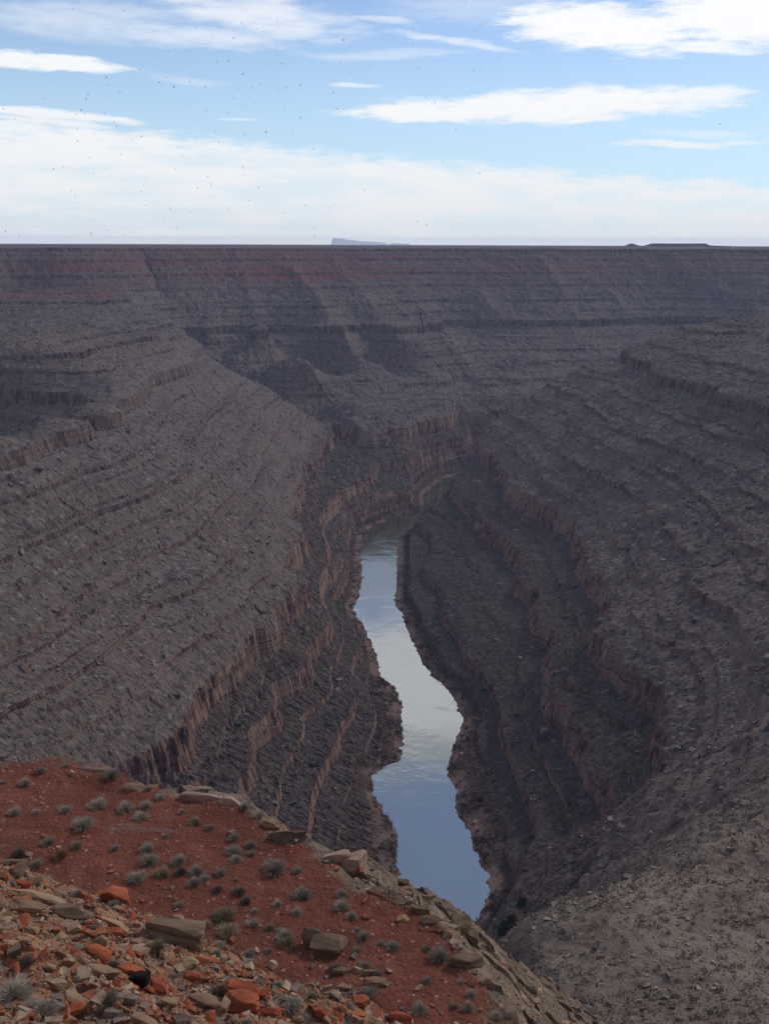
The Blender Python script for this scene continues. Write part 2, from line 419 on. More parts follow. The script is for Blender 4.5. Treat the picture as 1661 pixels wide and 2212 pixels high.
    z = z + rough * ((b ** 8) * .30 * bs_ + (b2 ** 20) * 1.6 * (d > 200)) * (1 - .75 * sstep(z, 286, 293)) * (d > 90)
    z = z + (1 - sstep(np.abs(t), 0, 8)) * .5 * fbm(x / 6, y / 6, 3, 301) * (t > 0)
    # the plateau round the rest of the compass
    w = sstep(np.abs(a), .60, 1.15)
    z = z * (1 - w) + w * (296.5 + fbm(x / 60, y / 60, 2, 9))
    return z

NA, NL = 1250, 2100
half = .47
a_in = np.linspace(-half, half, NA)
a_out = np.linspace(half, math.pi, 60)[1:]
AA = np.concatenate([-a_out[::-1], a_in, a_out])
ld = np.concatenate([np.linspace(math.log(26), math.log(90), 220)[:-1], np.linspace(math.log(90), math.log(330), 380)[:-1],
                     np.linspace(math.log(330), math.log(2300), NL - 600), np.linspace(math.log(2300), math.log(9400), 60)[1:]])
aa, ll = np.meshgrid(AA, ld)
xx = np.exp(ll) * np.sin(aa); yy = np.exp(ll) * np.cos(aa)
HZ = np.empty(xx.shape)
for i0 in range(0, xx.shape[0], 200):
    HZ[i0:i0 + 200] = canyon_height(xx[i0:i0 + 200], yy[i0:i0 + 200])
dd_ = np.exp(ll)
HZ = np.where(dd_ > 2600, 296.0 + .8 * fbm(xx / 900, yy / 900, 2, 5) + 1.0 * (xx / dd_), HZ)

def height_at(x, y):
    """look a height up in the built grid"""
    a = math.atan2(x, y); l = math.log(math.hypot(x, y))
    fi = float(np.interp(a, AA, np.arange(len(AA)))); fj = float(np.interp(l, ld, np.arange(len(ld))))
    i = min(int(fi), len(AA) - 2); j = min(int(fj), len(ld) - 2); u = fi - i; w = fj - j
    return (HZ[j, i] * (1 - u) + HZ[j, i + 1] * u) * (1 - w) + (HZ[j + 1, i] * (1 - u) + HZ[j + 1, i + 1] * u) * w

def canyon_material():
    m = bpy.data.materials.new('canyon_rock'); m.use_nodes = True
    g = G(m.node_tree)
    geo = g.n('ShaderNodeNewGeometry'); pos = geo.outputs['Position']
    x, y, z = g.sep(pos)
    nz = g.sep(geo.outputs['Normal'])[2]
    # which way the slope runs: streaks of debris down it
    streak_l = g.xyz(g.m('ADD', g.m('MULTIPLY', x, .92), g.m('MULTIPLY', y, -.38)), g.m('MULTIPLY', g.m('ADD', g.m('MULTIPLY', x, .38), g.m('MULTIPLY', y, .92)), 3.5), z)
    streak_r = g.xyz(g.m('ADD', g.m('MULTIPLY', x, .90), g.m('MULTIPLY', y, .44)), g.m('MULTIPLY', g.m('ADD', g.m('MULTIPLY', x, -.44), g.m('MULTIPLY', y, .90)), 3.5), z)
    side = g.step(x, 0.0, 50.0)
    st = g.m('ADD', g.m('MULTIPLY', g.noise(streak_l, .05, 6, .65), g.m('SUBTRACT', 1.0, side)), g.m('MULTIPLY', g.noise(streak_r, .05, 6, .65), side))
    big = g.noise(pos, .006, 4, .6); mid = g.noise(pos, .045, 5, .6); fin = g.noise(pos, .55, 5, .7)
    zz = g.m('ADD', z, g.m('MULTIPLY', g.m('SUBTRACT', mid, .5), 7.0))
    lay = g.noise(g.xyz(g.m('MULTIPLY', x, .0012), g.m('MULTIPLY', y, .0012), g.m('MULTIPLY', zz, .12)), 1.0, 5, .7)
    # talus: grey brown, with thin beds showing through as faint lines
    thin = g.noise(g.xyz(g.m('MULTIPLY', x, .006), g.m('MULTIPLY', y, .006), g.m('MULTIPLY', zz, .34)), 1.0, 5, .7)
    tal = g.ramp(g.m('ADD', g.m('MULTIPLY', st, .7), g.m('MULTIPLY', mid, .3)), [(.30, (.150, .114, .092)), (.48, (.205, .158, .128)), (.62, (.245, .188, .150)), (.78, (.31, .245, .195))])
    tal = g.mix(g.step(big, .42, .62), tal, (.150, .120, .098), 'MIX') if False else tal
    tal = g.mix(g.m('MULTIPLY', g.step(big, .45, .65), .35), tal, (.26, .185, .138))
    tal = g.mix(g.m('MULTIPLY', g.step(thin, .50, .62), .45), tal, (.085, .062, .055))
    tal = g.mix(g.m('MULTIPLY', g.step(thin, .46, .36), .30), tal, (.23, .19, .165))
    # pale and dark single stones
    cellc = g.sep(g.vor(g.v('ADD', pos, (3, 1, 7)), .42, 'Color'))
    tal = g.mix(g.step(cellc[0], .90, .97), tal, (.31, .265, .225))
    tal = g.mix(g.step(cellc[1], .84, .94), tal, (.11, .092, .084))
    tal = g.mix(g.m('MULTIPLY', g.step(fin, .55, .72), .4), tal, (.10, .086, .079))
    # faint pale washes of gravel
    tal = g.mix(g.m('MULTIPLY', g.step(g.noise(pos, .02, 5, .7, dist=1.0), .62, .72), .45), tal, (.25, .22, .20))
    # the top third is red beds, strongest on the left
    redz = g.m('MULTIPLY', g.step(zz, 214.0, 250.0), g.step(zz, 298.0, 285.0))
    redx = g.step(g.m('ADD', x, g.m('MULTIPLY', big, 300.0)), 900.0, -50.0, .35, 1.0)
    rb = g.step(lay, .42, .62, .35, 1.0)
    redc = g.mix(g.step(lay, .40, .60), (.17, .105, .09), (.26, .082, .060))
    tal = g.mix(g.m('MULTIPLY', g.m('MULTIPLY', redz, redx), g.m('MULTIPLY', rb, .85)), tal, redc)
    # cliffs: red brown with darker varnish running down
    patch = g.noise(pos, .028, 3, .5)
    vs = g.noise(g.xyz(g.m('MULTIPLY', x, .22), g.m('MULTIPLY', y, .22), g.m('MULTIPLY', z, .07)), 1.0, 5, .7)
    clf = g.ramp(vs, [(.30, (.070, .042, .036)), (.44, (.20, .115, .088)), (.56, (.40, .235, .175)), (.75, (.52, .34, .26))])
    lines = g.noise(g.xyz(g.m('MULTIPLY', x, .02), g.m('MULTIPLY', y, .02), g.m('MULTIPLY', z, .9)), 1.0, 4, .6)
    clf = g.mix(g.m('MULTIPLY', g.step(patch, .46, .60), .65), clf, (.44, .305, .225))
    clf = g.mix(g.m('MULTIPLY', g.step(lines, .48, .36), .7), clf, (.06, .042, .038))
    clf = g.mix(g.m('MULTIPLY', g.step(zz, 75.0, 160.0), .75), clf, g.mix(g.step(vs, .35, .6), (.065, .050, .046), (.24, .175, .14)))
    clf = g.mix(g.step(lay, .5, .7, 0, .5), clf, (.07, .045, .04))
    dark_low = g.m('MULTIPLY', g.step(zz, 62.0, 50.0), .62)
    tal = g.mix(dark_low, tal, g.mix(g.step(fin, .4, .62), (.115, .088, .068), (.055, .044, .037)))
    steep = g.step(g.m('ADD', nz, g.m('MULTIPLY', g.m('SUBTRACT', mid, .5), .25)), .66, .42)
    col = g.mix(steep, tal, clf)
    # brown silt and dead scrub close to the river
    low = g.step(g.m('ADD', z, g.m('MULTIPLY', mid, 8.0)), 12.0, 5.0)
    col = g.mix(g.m('MULTIPLY', low, .8), col, g.mix(g.step(fin, .4, .6), (.16, .085, .06), (.07, .052, .040)))
    beach = g.m('MULTIPLY', g.step(z, 2.6, 1.4), g.step(mid, .40, .56))
    col = g.mix(beach, col, (.27, .175, .135))
    col = g.mix(1.0, col, (.77, .765, .79), 'MULTIPLY')
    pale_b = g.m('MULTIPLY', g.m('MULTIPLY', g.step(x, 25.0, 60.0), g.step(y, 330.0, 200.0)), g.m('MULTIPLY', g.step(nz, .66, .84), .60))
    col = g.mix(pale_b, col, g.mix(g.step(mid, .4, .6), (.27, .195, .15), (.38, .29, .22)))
    b1 = g.bump(g.m('ADD', g.m('MULTIPLY', g.noise(pos, .35, 7, .72), 1.0), g.m('MULTIPLY', g.vor(pos, .55), .25)), .75, 1.5)
    bs = g.n('ShaderNodeBsdfPrincipled')
    g.put(bs.inputs['Base Color'], col); bs.inputs['Roughness'].default_value = .95
    bs.inputs['Specular IOR Level'].default_value = .1
    g.put(bs.inputs['Normal'], b1)
    o = g.n('ShaderNodeOutputMaterial'); g.nt.links.new(bs.outputs[0], o.inputs[0])
    return m
MAT_CANYON = canyon_material()
nr, nc = xx.shape
idx = np.arange(nr * nc).reshape(nr, nc)
quads = np.stack([idx[:-1, :-1], idx[1:, :-1], idx[1:, 1:], idx[:-1, 1:]], -1).reshape(-1, 4)[:, ::-1]
me = mesh_from('canyon_terrain', np.stack([xx, yy, HZ], -1).reshape(-1, 3), quads, MAT_CANYON, False)
terrain = tag(link('canyon_terrain', me), 'stepped grey and red rock walls of the river canyon and the plateau', kind='structure')

# ------------------------------------------------------------------ river
def water_material():
    m = bpy.data.materials.new('river_water'); m.use_nodes = True
    g = G(m.node_tree)
    geo = g.n('ShaderNodeNewGeometry'); pos = geo.outputs['Position']
    x, y, z = g.sep(pos)
    big = g.noise(pos, .018, 3, .5)
    rip = g.noise(g.xyz(g.m('MULTIPLY', x, .35), g.m('MULTIPLY', y, .9), 0.0), .55, 4, .6)
    rip2 = g.noise(pos, .10, 3, .6, dist=.8)
    nrm = g.bump(g.m('MULTIPLY', g.m('ADD', g.m('MULTIPLY', rip, .5), g.m('MULTIPLY', rip2, 2.2)), g.step(big, .42, .62, .15, 1.0)), .5, .11)
    dif = g.n('ShaderNodeBsdfDiffuse'); g.put(dif.inputs[0], g.mix(big, (.040, .052, .030), (.075, .082, .046)))
    gl = g.n('ShaderNodeBsdfGlossy'); gl.inputs['Roughness'].default_value = .07
    gl.inputs[0].default_value = (.95, .97, .98, 1); g.put(gl.inputs['Normal'], nrm)
    lw = g.n('ShaderNodeFresnel'); lw.inputs[0].default_value = 3.2; g.put(lw.inputs['Normal'], nrm)
    mx = g.n('ShaderNodeMixShader'); g.put(mx.inputs[0], g.m('MULTIPLY', lw.outputs[0], 1.5, clamp=True))
    g.nt.links.new(dif.outputs[0], mx.inputs[1]); g.nt.links.new(gl.outputs[0], mx.inputs[2])
    o = g.n('ShaderNodeOutputMaterial'); g.nt.links.new(mx.outputs[0], o.inputs[0])
    return m
me = mesh_from('river', [(-240, 215, 0), (400, 215, 0), (400, 1345, 0), (-240, 1345, 0)], [(0, 1, 2, 3)], water_material())
tag(link('river', me), 'calm river winding through the canyon floor and mirroring the sky', kind='structure')

# ------------------------------------------------------------------ far mesas
def slab_hill(name, prof, d0, d1, mat, skirt, zb):
    """prof: (u, v) skyline seen in the photograph, built as a real block from distance d0 to d1 with sloping skirts"""
    co = []; n = len(prof)
    for (dd, drop) in ((d0 - skirt, None), (d0, 0), (d1, 0), (d1 + skirt, None)):
        for u, v in prof:
            q = ray(u, v); hz = math.hypot(q[0], q[1])
            q0 = np.array([q[0], q[1]]) / hz
            top = CAM[2] + q[2] / hz * d0
            co.append((q0[0] * dd, q0[1] * dd, zb if drop is None else max(top, zb)))
    fc = [(r * n + i, r * n + i + 1, (r + 1) * n + i + 1, (r + 1) * n + i) for r in range(3) for i in range(n - 1)]
    return link(name, mesh_from(name, co, fc, mat))
def plain_mat(name, c1, c2, scale=1.0, rough=.95, bump=0.0, bdist=.05, coord='obj', layers=0.0, rnd=0.0):
    m = bpy.data.materials.new(name); m.use_nodes = True; g = G(m.node_tree)
    if coord == 'obj': v = g.n('ShaderNodeTexCoord').outputs['Object']
    else: v = g.n('ShaderNodeNewGeometry').outputs['Position']
    oi = g.n('ShaderNodeObjectInfo')
    v = g.v('ADD', v, g.v('MULTIPLY', oi.outputs['Location'], (1.3, 1.3, 1.3))) if coord == 'obj' else v
    f = g.noise(v, scale, 6, .65)
    if layers:
        x, y, z = g.sep(v)
        f2 = g.noise(g.xyz(g.m('MULTIPLY', x, .25), g.m('MULTIPLY', y, .25), g.m('MULTIPLY', z, 5.0)), scale * layers, 4, .6)
        f = g.m('ADD', g.m('MULTIPLY', f, .55), g.m('MULTIPLY', f2, .45))
    c = g.mix(g.step(f, .32, .68), c1, c2)
    if rnd:
        hv = g.n('ShaderNodeHueSaturation'); g.put(hv.inputs['Color'], c)
        g.put(hv.inputs['Value'], g.m('ADD', 1 - rnd, g.m('MULTIPLY', oi.outputs['Random'], 2 * rnd)))
        g.put(hv.inputs['Hue'], g.m('ADD', .5 - rnd * .02, g.m('MULTIPLY', oi.outputs['Random'], rnd * .04)))
        c = hv.outputs[0]
    b = g.n('ShaderNodeBsdfPrincipled'); g.put(b.inputs['Base Color'], c)
    b.inputs['Roughness'].default_value = rough; b.inputs['Specular IOR Level'].default_value = .15
    if bump: g.put(b.inputs['Normal'], g.bump(g.noise(v, scale * 2.5, 7, .7), bump, bdist))
    o = g.n('ShaderNodeOutputMaterial'); g.nt.links.new(b.outputs[0], o.inputs[0])
    return m
MAT_MESA = plain_mat('mesa_rock_hazed', (.78, .77, .78), (.86, .83, .81), .01, coord='pos')  # near-white base colour stands in for the haze over the distant mesas
MAT_BUTTE = plain_mat('butte_rock', (.07, .055, .05), (.11, .085, .075), .03, coord='pos')
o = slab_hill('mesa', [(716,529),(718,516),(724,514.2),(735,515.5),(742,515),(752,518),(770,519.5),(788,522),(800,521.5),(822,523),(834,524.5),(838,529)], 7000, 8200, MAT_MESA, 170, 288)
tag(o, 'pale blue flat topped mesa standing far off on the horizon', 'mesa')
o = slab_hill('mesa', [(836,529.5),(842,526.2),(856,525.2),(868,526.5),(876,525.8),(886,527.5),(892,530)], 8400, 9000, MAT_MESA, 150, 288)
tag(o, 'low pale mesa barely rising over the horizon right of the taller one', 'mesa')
o = slab_hill('butte', [(1346,531.5),(1354,529),(1358,526.6),(1364,525.8),(1370,527.4),(1378,530),(1388,531.8)], 3300, 3360, MAT_BUTTE, 30, 290)
tag(o, 'small dark rounded hill on the plateau rim beside the long flat one', 'hill')
o = slab_hill('butte', [(1384,531.8),(1398,529),(1404,526.6),(1409,525.8),(1465,526),(1520,525.8),(1526,526.6),(1530,529.5),(1545,530.8),(1580,531.6)], 3250, 3400, MAT_BUTTE, 30, 290)
tag(o, 'long dark flat topped hill on the plateau rim at the right', 'hill')

# ------------------------------------------------------------------ the red terrace and the rubble slope at the viewer's feet
BZ0 = 285.0
IN_ = [(-260,1652),(0,1656),(150,1652),(250,1668),(310,1703),(420,1722),(500,1735),(560,1772),(640,1818),(700,1856),(780,1893),(860,1950),(930,2003),(1000,2068),(1060,2135),(1112,2212),(1150,2290)]
OUT_ = [(-260,1650,285),(0,1653,285),(150,1648,285),(250,1664,285),(310,1700,285),(500,1722,284.7),(560,1762,284.2),(640,1808,283.6),(700,1842,283),
        (790,1862,282),(830,1892,281.3),(950,1938,279.6),(1030,2003,277),(1040,2075,275.5),(1130,2095,270),(1230,2150,266),(1330,2235,263)]
tail_in = [(2.9, 13), (2.6, 3), (4, -12), (-45, -12), (-45, 22)]
tail_out = [(10.5, 24), (9.0, 9), (8, 1), (9, -14), (-47, -14), (-47, 24)]
P_in = np.array([tuple(at_z(u, v, BZ0)[:2]) for u, v in IN_] + tail_in)
P_out = np.array([tuple(at_z(u, v, z)[:2]) for u, v, z in OUT_] + tail_out)
T0 = at_z(0, 1848, BZ0)[:2]; T1 = at_z(850, 2212, BZ0)[:2]
tdir = (T1 - T0) / np.linalg.norm(T1 - T0); tnor = np.array([tdir[1], -tdir[0]])
if (np.array([0, 0]) - T0) @ tnor < 0: tnor = -tnor

cs2 = np.concatenate([P_in[:len(IN_)], P_out[:len(OUT_)], np.array([(6.5, 12), (7.0, 5)])]) / 10
cz2 = np.concatenate([np.zeros(len(IN_)), np.array([o_[2] - BZ0 for o_ in OUT_]), np.array([-10, -10])])
K2 = tps(((cs2[:, None] - cs2[None]) ** 2).sum(-1)) + .02 * np.eye(len(cs2))
P2 = np.hstack([np.ones((len(cs2), 1)), cs2])
sol2 = np.linalg.solve(np.block([[K2, P2], [P2.T, np.zeros((3, 3))]]), np.concatenate([cz2, np.zeros(3)]))
def shoulder(x, y):
    n = len(cs2); o = sol2[n] + sol2[n + 1] * x / 10 + sol2[n + 2] * y / 10
    for i in range(n): o = o + sol2[i] * tps((x / 10 - cs2[i, 0]) ** 2 + (y / 10 - cs2[i, 1]) ** 2)
    return o
def near_fields(x, y):
    wob = .35 * fbm(x / 1.6, y / 1.6, 3, 501); wob2 = .35 * fbm(x / 1.5 + 7, y / 1.5, 3, 503)
    din = dist_poly(x + wob, y + wob2, P_in); dout = dist_poly(x + wob * .6, y + wob2 * .6, P_out)
    z = BZ0 + .10 * fbm(x / 3.5, y / 3.5, 3, 511) + .02 * fbm(x / .5, y / .5, 3, 512)
    # rocky shoulder between the soil and the drop
    rim = sstep(din, -.9, .1) * (1 - sstep(din, .1, .8))
    bl, bd = blocks(x / .8, y / .55, 521)
    out = np.maximum(din, 0)
    z = z + np.where(dout < 0, sstep(din, 0, .8) * np.clip(shoulder(x, y), -24, 0), np.clip(shoulder(x, y), -24, 0)) + sstep(din, -.2, .6) * (.30 * (bl - .4) + .30 * fbm(x / 1.8, y / 1.2, 4, 531)) + rim * .08 * bl
    z = z - 2.6 * np.maximum(dout, 0) + sstep(dout, 0, 2) * .8 * fbm(x / 1.7, y / 1.7, 3, 541)
    # rubble slope rising to the viewer
    td = (x - T0[0]) * tnor[0] + (y - T0[1]) * tnor[1] + .55 * fbm(x / 2.6, y / 2.6, 3, 551)
    b1, d1 = blocks(x / .42, y / .30, 561); b2, d2 = blocks(x / .15, y / .12, 571)
    tz = BZ0 + .70 * td + .16 * (b1 - .5) + .05 * (b2 - .5) + .10 * fbm(x / .7, y / .7, 3, 581)
    tz = np.where(td > 15, BZ0 + 10.5 + .16 * (td - 15), tz); tz = np.minimum(tz, 298.35)
    tz = tz - 1.6 * np.maximum(din + .3, 0)
    talus = sstep(tz - z, -.05, .10) * (dout < .5) * (1 - sstep(din, -.1, .5))
    z = np.where(dout < .5, np.maximum(z, tz), z)
    return z, din, dout, talus, td
def near_hit(u, v):
    q = ray(u, v); t = np.linspace(4, 75, 2400)
    p = CAM[None] + t[:, None] * q[None]
    z = near_fields(p[:, 0], p[:, 1])[0]
    k = np.nonzero(p[:, 2] < z)[0]
    if len(k) == 0: return None
    k = k[0]; return np.array([p[k, 0], p[k, 1], z[k]]), t[k]
na, nl = 1150, 1250
A2 = np.concatenate([np.linspace(-math.pi, -.62, 60)[:-1], np.linspace(-.62, .52, na), np.linspace(.52, math.pi, 60)[1:]])
L2 = np.concatenate([np.linspace(math.log(.6), math.log(8), 60)[:-1], np.linspace(math.log(8), math.log(62), nl)])
a2, l2 = np.meshgrid(A2, L2); x2 = np.exp(l2) * np.sin(a2); y2 = np.exp(l2) * np.cos(a2)
z2 = np.empty(x2.shape); din2 = np.empty(x2.shape); dout2 = np.empty(x2.shape); tal2 = np.empty(x2.shape)
for i0 in range(0, x2.shape[0], 200):
    z2[i0:i0+200], din2[i0:i0+200], dout2[i0:i0+200], tal2[i0:i0+200], _ = near_fields(x2[i0:i0+200], y2[i0:i0+200])
back = sstep(np.abs(a2), 1.9, 2.6); z2 = z2 * (1 - back) + back * 297.6
def soil_material():
    m = bpy.data.materials.new('red_soil'); m.use_nodes = True; g = G(m.node_tree)
    pos = g.n('ShaderNodeNewGeometry').outputs['Position']
    a1 = g.n('ShaderNodeAttribute', attribute_name='rocky').outputs['Fac']
    a2_ = g.n('ShaderNodeAttribute', attribute_name='rubble').outputs['Fac']
    n1 = g.noise(pos, .35, 5, .6); n2 = g.noise(pos, 2.2, 6, .7); n3 = g.noise(pos, 14.0, 5, .7)
    red = g.ramp(g.m('ADD', g.m('MULTIPLY', n1, .5), g.m('MULTIPLY', n2, .5)), [(.32, (.115, .040, .028)), (.5, (.195, .064, .041)), (.66, (.27, .098, .062))])
    red = g.mix(g.m('MULTIPLY', g.step(n3, .55, .72), .6), red, (.30, .13, .09))
    red = g.mix(g.m('MULTIPLY', g.step(n3, .44, .34), .5), red, (.07, .030, .024))
    red = g.mix(g.m('MULTIPLY', g.step(g.noise(pos, .5, 5, .7, dist=1.2), .58, .70), .5), red, (.22, .15, .12))
    cel = g.sep(g.vor(pos, 9.0, 'Color')); dis = g.vor(pos, 9.0)
    red = g.mix(g.m('MULTIPLY', g.step(cel[0], .92, .95), g.step(dis, .45, .35)), red, (.34, .20, .15))
    rk = g.ramp(g.noise(pos, 1.1, 7, .7), [(.30, (.10, .072, .055)), (.45, (.20, .145, .105)), (.60, (.29, .215, .155)), (.75, (.40, .31, .235))])
    rk = g.mix(g.m('MULTIPLY', g.step(g.noise(pos, .7, 4, .6), .54, .66), .35), rk, (.24, .13, .09))
    tl = g.ramp(g.noise(pos, 1.7, 7, .75), [(.30, (.13, .05, .028)), (.46, (.33, .125, .062)), (.58, (.38, .20, .11)), (.72, (.44, .30, .20))])
    tc = g.sep(g.vor(pos, 5.5, 'Color'))
    tl = g.mix(g.m('MULTIPLY', g.step(tc[0], .5, .55), .55), tl, g.mix(tc[1], (.20, .14, .10), (.42, .33, .25)))
    c = g.mix(a1, red, rk); c = g.mix(a2_, c, tl)
    b = g.n('ShaderNodeBsdfPrincipled'); g.put(b.inputs['Base Color'], c); b.inputs['Roughness'].default_value = .95
    b.inputs['Specular IOR Level'].default_value = .1
    hgt = g.m('ADD', g.m('MULTIPLY', g.noise(pos, 6.0, 8, .75), 1.0), g.m('MULTIPLY', g.vor(pos, 10.0), .5))
    g.put(b.inputs['Normal'], g.bump(hgt, .8, .09))
    o = g.n('ShaderNodeOutputMaterial'); g.nt.links.new(b.outputs[0], o.inputs[0]); return m
nr, nc = x2.shape; idx = np.arange(nr * nc).reshape(nr, nc)
quads = np.stack([idx[:-1, :-1], idx[1:, :-1], idx[1:, 1:], idx[:-1, 1:]], -1).reshape(-1, 4)[:, ::-1]
me = mesh_from('terrace_ground', np.stack([x2, y2, z2], -1).reshape(-1, 3), quads, soil_material(), False)
at = me.attributes.new('rocky', 'FLOAT', 'POINT'); at.data.foreach_set('value', sstep(din2 + .25 * fbm(x2 / .7, y2 / .7, 3, 77), -.35, .15).astype(np.float32).ravel())
at = me.attributes.new('rubble', 'FLOAT', 'POINT'); at.data.foreach_set('value', tal2.astype(np.float32).ravel())
tag(link('terrace_ground', me), 'red dirt terrace below the viewer with a stony slope running down to it', kind='structure')

# ------------------------------------------------------------------ rocks
def rock_mesh(name, seed, dims=(1, .8, .6), cuts=9, boxy=.93, rough=.02, mat=None, sub=3):
    """an angular broken rock: a boxy ball planed off by random cuts"""
    import bmesh
    r = np.random.default_rng(seed)
    bm = bmesh.new(); bmesh.ops.create_icosphere(bm, subdivisions=sub, radius=1)
    co = np.array([v.co for v in bm.verts]); fc = np.array([[v.index for v in f.verts] for f in bm.faces]); bm.free()
    m = np.abs(co).max(1, keepdims=True); co = co * (1 - boxy) + boxy * co / m * .8
    for _ in range(cuts):
        n = r.normal(size=3); n /= np.linalg.norm(n); h = r.uniform(.46, .88)
        t = co @ n - h; co = co - np.maximum(t, 0)[:, None] * n[None] * .97
    nn = perlin(co[:, 0] * 2.7 + seed, co[:, 1] * 2.7 + co[:, 2] * 2.1, seed) + .5 * perlin(co[:, 0] * 6 + co[:, 2] * 5, co[:, 1] * 6, seed + 3)
    st = np.round(co[:, 2] * 4 + .3 * nn) / 4
    co = co * (1 + rough * nn[:, None]); co[:, :2] *= (1 + .05 * np.sin(st * 17 + seed))[:, None]
    co = co / (co.max(0) - co.min(0)) * np.array(dims)
    return mesh_from(name, co, fc, mat, False)
MR = {
 'red': plain_mat('red_sandstone', (.20, .050, .026), (.42, .115, .052), 1.6, bump=.6, bdist=.03, layers=.6, rnd=.18),
 'tan': plain_mat('tan_sandstone', (.20, .115, .066), (.37, .245, .150), 1.6, bump=.6, bdist=.03, layers=.6, rnd=.2),
 'brown': plain_mat('brown_sandstone', (.095, .060, .040), (.215, .145, .092), 1.4, bump=.6, bdist=.03, layers=.6, rnd=.15),
 'pink': plain_mat('pale_caprock', (.27, .165, .125), (.44, .30, .235), 1.2, bump=.6, bdist=.03, layers=.6, rnd=.1),
 'dark': plain_mat('dark_crust', (.014, .012, .012), (.04, .03, .026), 9, bump=1, bdist=.05)}
ROCKS = [  # crop x, crop y, width, height (half size pixels), kind, tilt, flat, label
 (490,648,155,95,'red',.18,.7,'dark red angular block at the top edge of the rubble slope','block'),
 (742,815,235,118,'brown',.30,.55,'largest layered brown slab at the foot of the rubble slope','slab'),
 (768,757,80,48,'tan',.3,.5,'small pale slab leaning behind the largest layered slab','slab'),
 (1342,842,78,92,'brown',.1,1.0,'narrow left piece of the split brown boulder on red soil','boulder'),
 (1428,868,150,118,'brown',.12,.8,'wide right piece of the split brown boulder on red soil','boulder'),
 (165,665,235,55,'tan',.22,.28,'long thin grey ledge slab high on the rubble slope','slab'),
 (305,728,130,60,'brown',.25,.45,'grey slab at the lower end of the long thin ledge','slab'),
 (120,705,150,48,'tan',.42,.3,'narrow tan slab sloping down under the long thin ledge','slab'),
 (490,778,130,45,'tan',.6,.3,'pale thin slab leaning down left of the largest layered slab','slab'),
 (505,812,90,48,'red',.4,.5,'red slab lying against the pale leaning slab','slab'),
 (430,988,155,60,'tan',.1,.42,'flat tan slab in the middle of the rubble slope','slab'),
 (365,945,80,55,'tan',.5,.5,'upturned tan rock above the flat tan slab','rock'),
 (425,905,95,58,'red',.4,.5,'red rock above the flat tan slab','rock'),
 (1045,1045,135,62,'red',.45,.5,'long bright red rock resting on the lower rubble','rock'),
 (1125,1080,75,40,'red',.2,.6,'small red rock just below the long bright red one','rock'),
 (1040,1132,135,92,'red',.1,.8,'big rounded bright red boulder low on the slope','boulder'),
 (568,978,105,55,'red',.35,.5,'red rock behind the black lava like lump','rock'),
 (690,1055,85,50,'red',.25,.6,'red rock just right of the black lump','rock'),
 (600,1012,78,70,'dark',0,1.0,'black crusted round lump on the rubble slope','rock'),
 (1490,1055,80,48,'brown',.05,.6,'squat brown boulder on the red soil at the right','boulder'),
 (1555,1118,72,52,'red',.15,.8,'red boulder on the soil right of the squat brown one','boulder'),
 (1590,988,95,32,'brown',.05,.35,'flat dark slab on the red soil near the right scree','slab'),
 (1612,1035,90,42,'tan',.1,.5,'tan layered slab on the red soil near the right scree','slab'),
 (885,1122,150,62,'tan',.55,.4,'long layered grey brown slab at the bottom of the slope','slab'),
 (718,1118,90,60,'tan',.3,.7,'pale blocky rock at the bottom of the slope','rock'),
 (238,1040,80,38,'tan',.2,.5,'small white flat rock on the rubble slope','rock'),
 (312,1110,150,58,'tan',.35,.4,'broad tan slab low at the left of the slope','slab'),
 (890,942,110,42,'red',.45,.35,'flat dark red slab below the largest layered slab','slab'),
 (60,512,100,36,'brown',.12,.5,'brown ledge where the slope meets the terrace at the left','ledge'),
 (1470,985,72,36,'brown',.15,.5,'low brown rock in front of the split boulder','rock'),
 (602,900,75,42,'tan',.2,.5,'tan rock beside the left end of the largest layered slab','rock'),
 (832,1008,66,44,'red',.2,.6,'red rock between the flat red slab and black lump','rock'),
 (100,608,66,36,'red',.2,.6,'red rock high at the left of the rubble slope','rock'),
 (620,1192,100,46,'tan',.2,.5,'pale rock at the bottom edge in the middle of the rubble','rock'),
 (1165,1156,92,46,'red',.2,.6,'red rock right of the big rounded red boulder','rock'),
 (1385,1165,60,44,'red',.5,.6,'upright red rock at the bottom right of the rubble','rock'),
 (1200,1085,50,30,'tan',.2,.6,'small tan rock right of the long red one','rock'),
 (1240,1110,70,30,'brown',.2,.5,'small brown slab near the bottom right bushes','rock'),
 (210,965,50,40,'tan',.5,.5,'small upright tan stone left of the flat slab','rock'),
 (290,945,44,44,'tan',.6,.8,'pointed pale stone above the flat slab','rock'),
 (395,770,60,40,'brown',.6,.5,'steep brown chip below the dark red block','rock'),
 (430,850,60,55,'tan',.5,.5,'tan rock above the red rock of the slope','rock'),
 (820,940,70,50,'tan',.3,.6,'tan rock just under the right end of the largest slab','rock'),
 (1720,1190,95,60,'red',.2,.8,'big dark red boulder at the bottom edge near the scree','boulder'),
 (1830,740-0,0,0,'tan',0,0,'','')]
TERR = []   # rocks of the drop's edge: pixel x, pixel y in the measuring frame, width, height
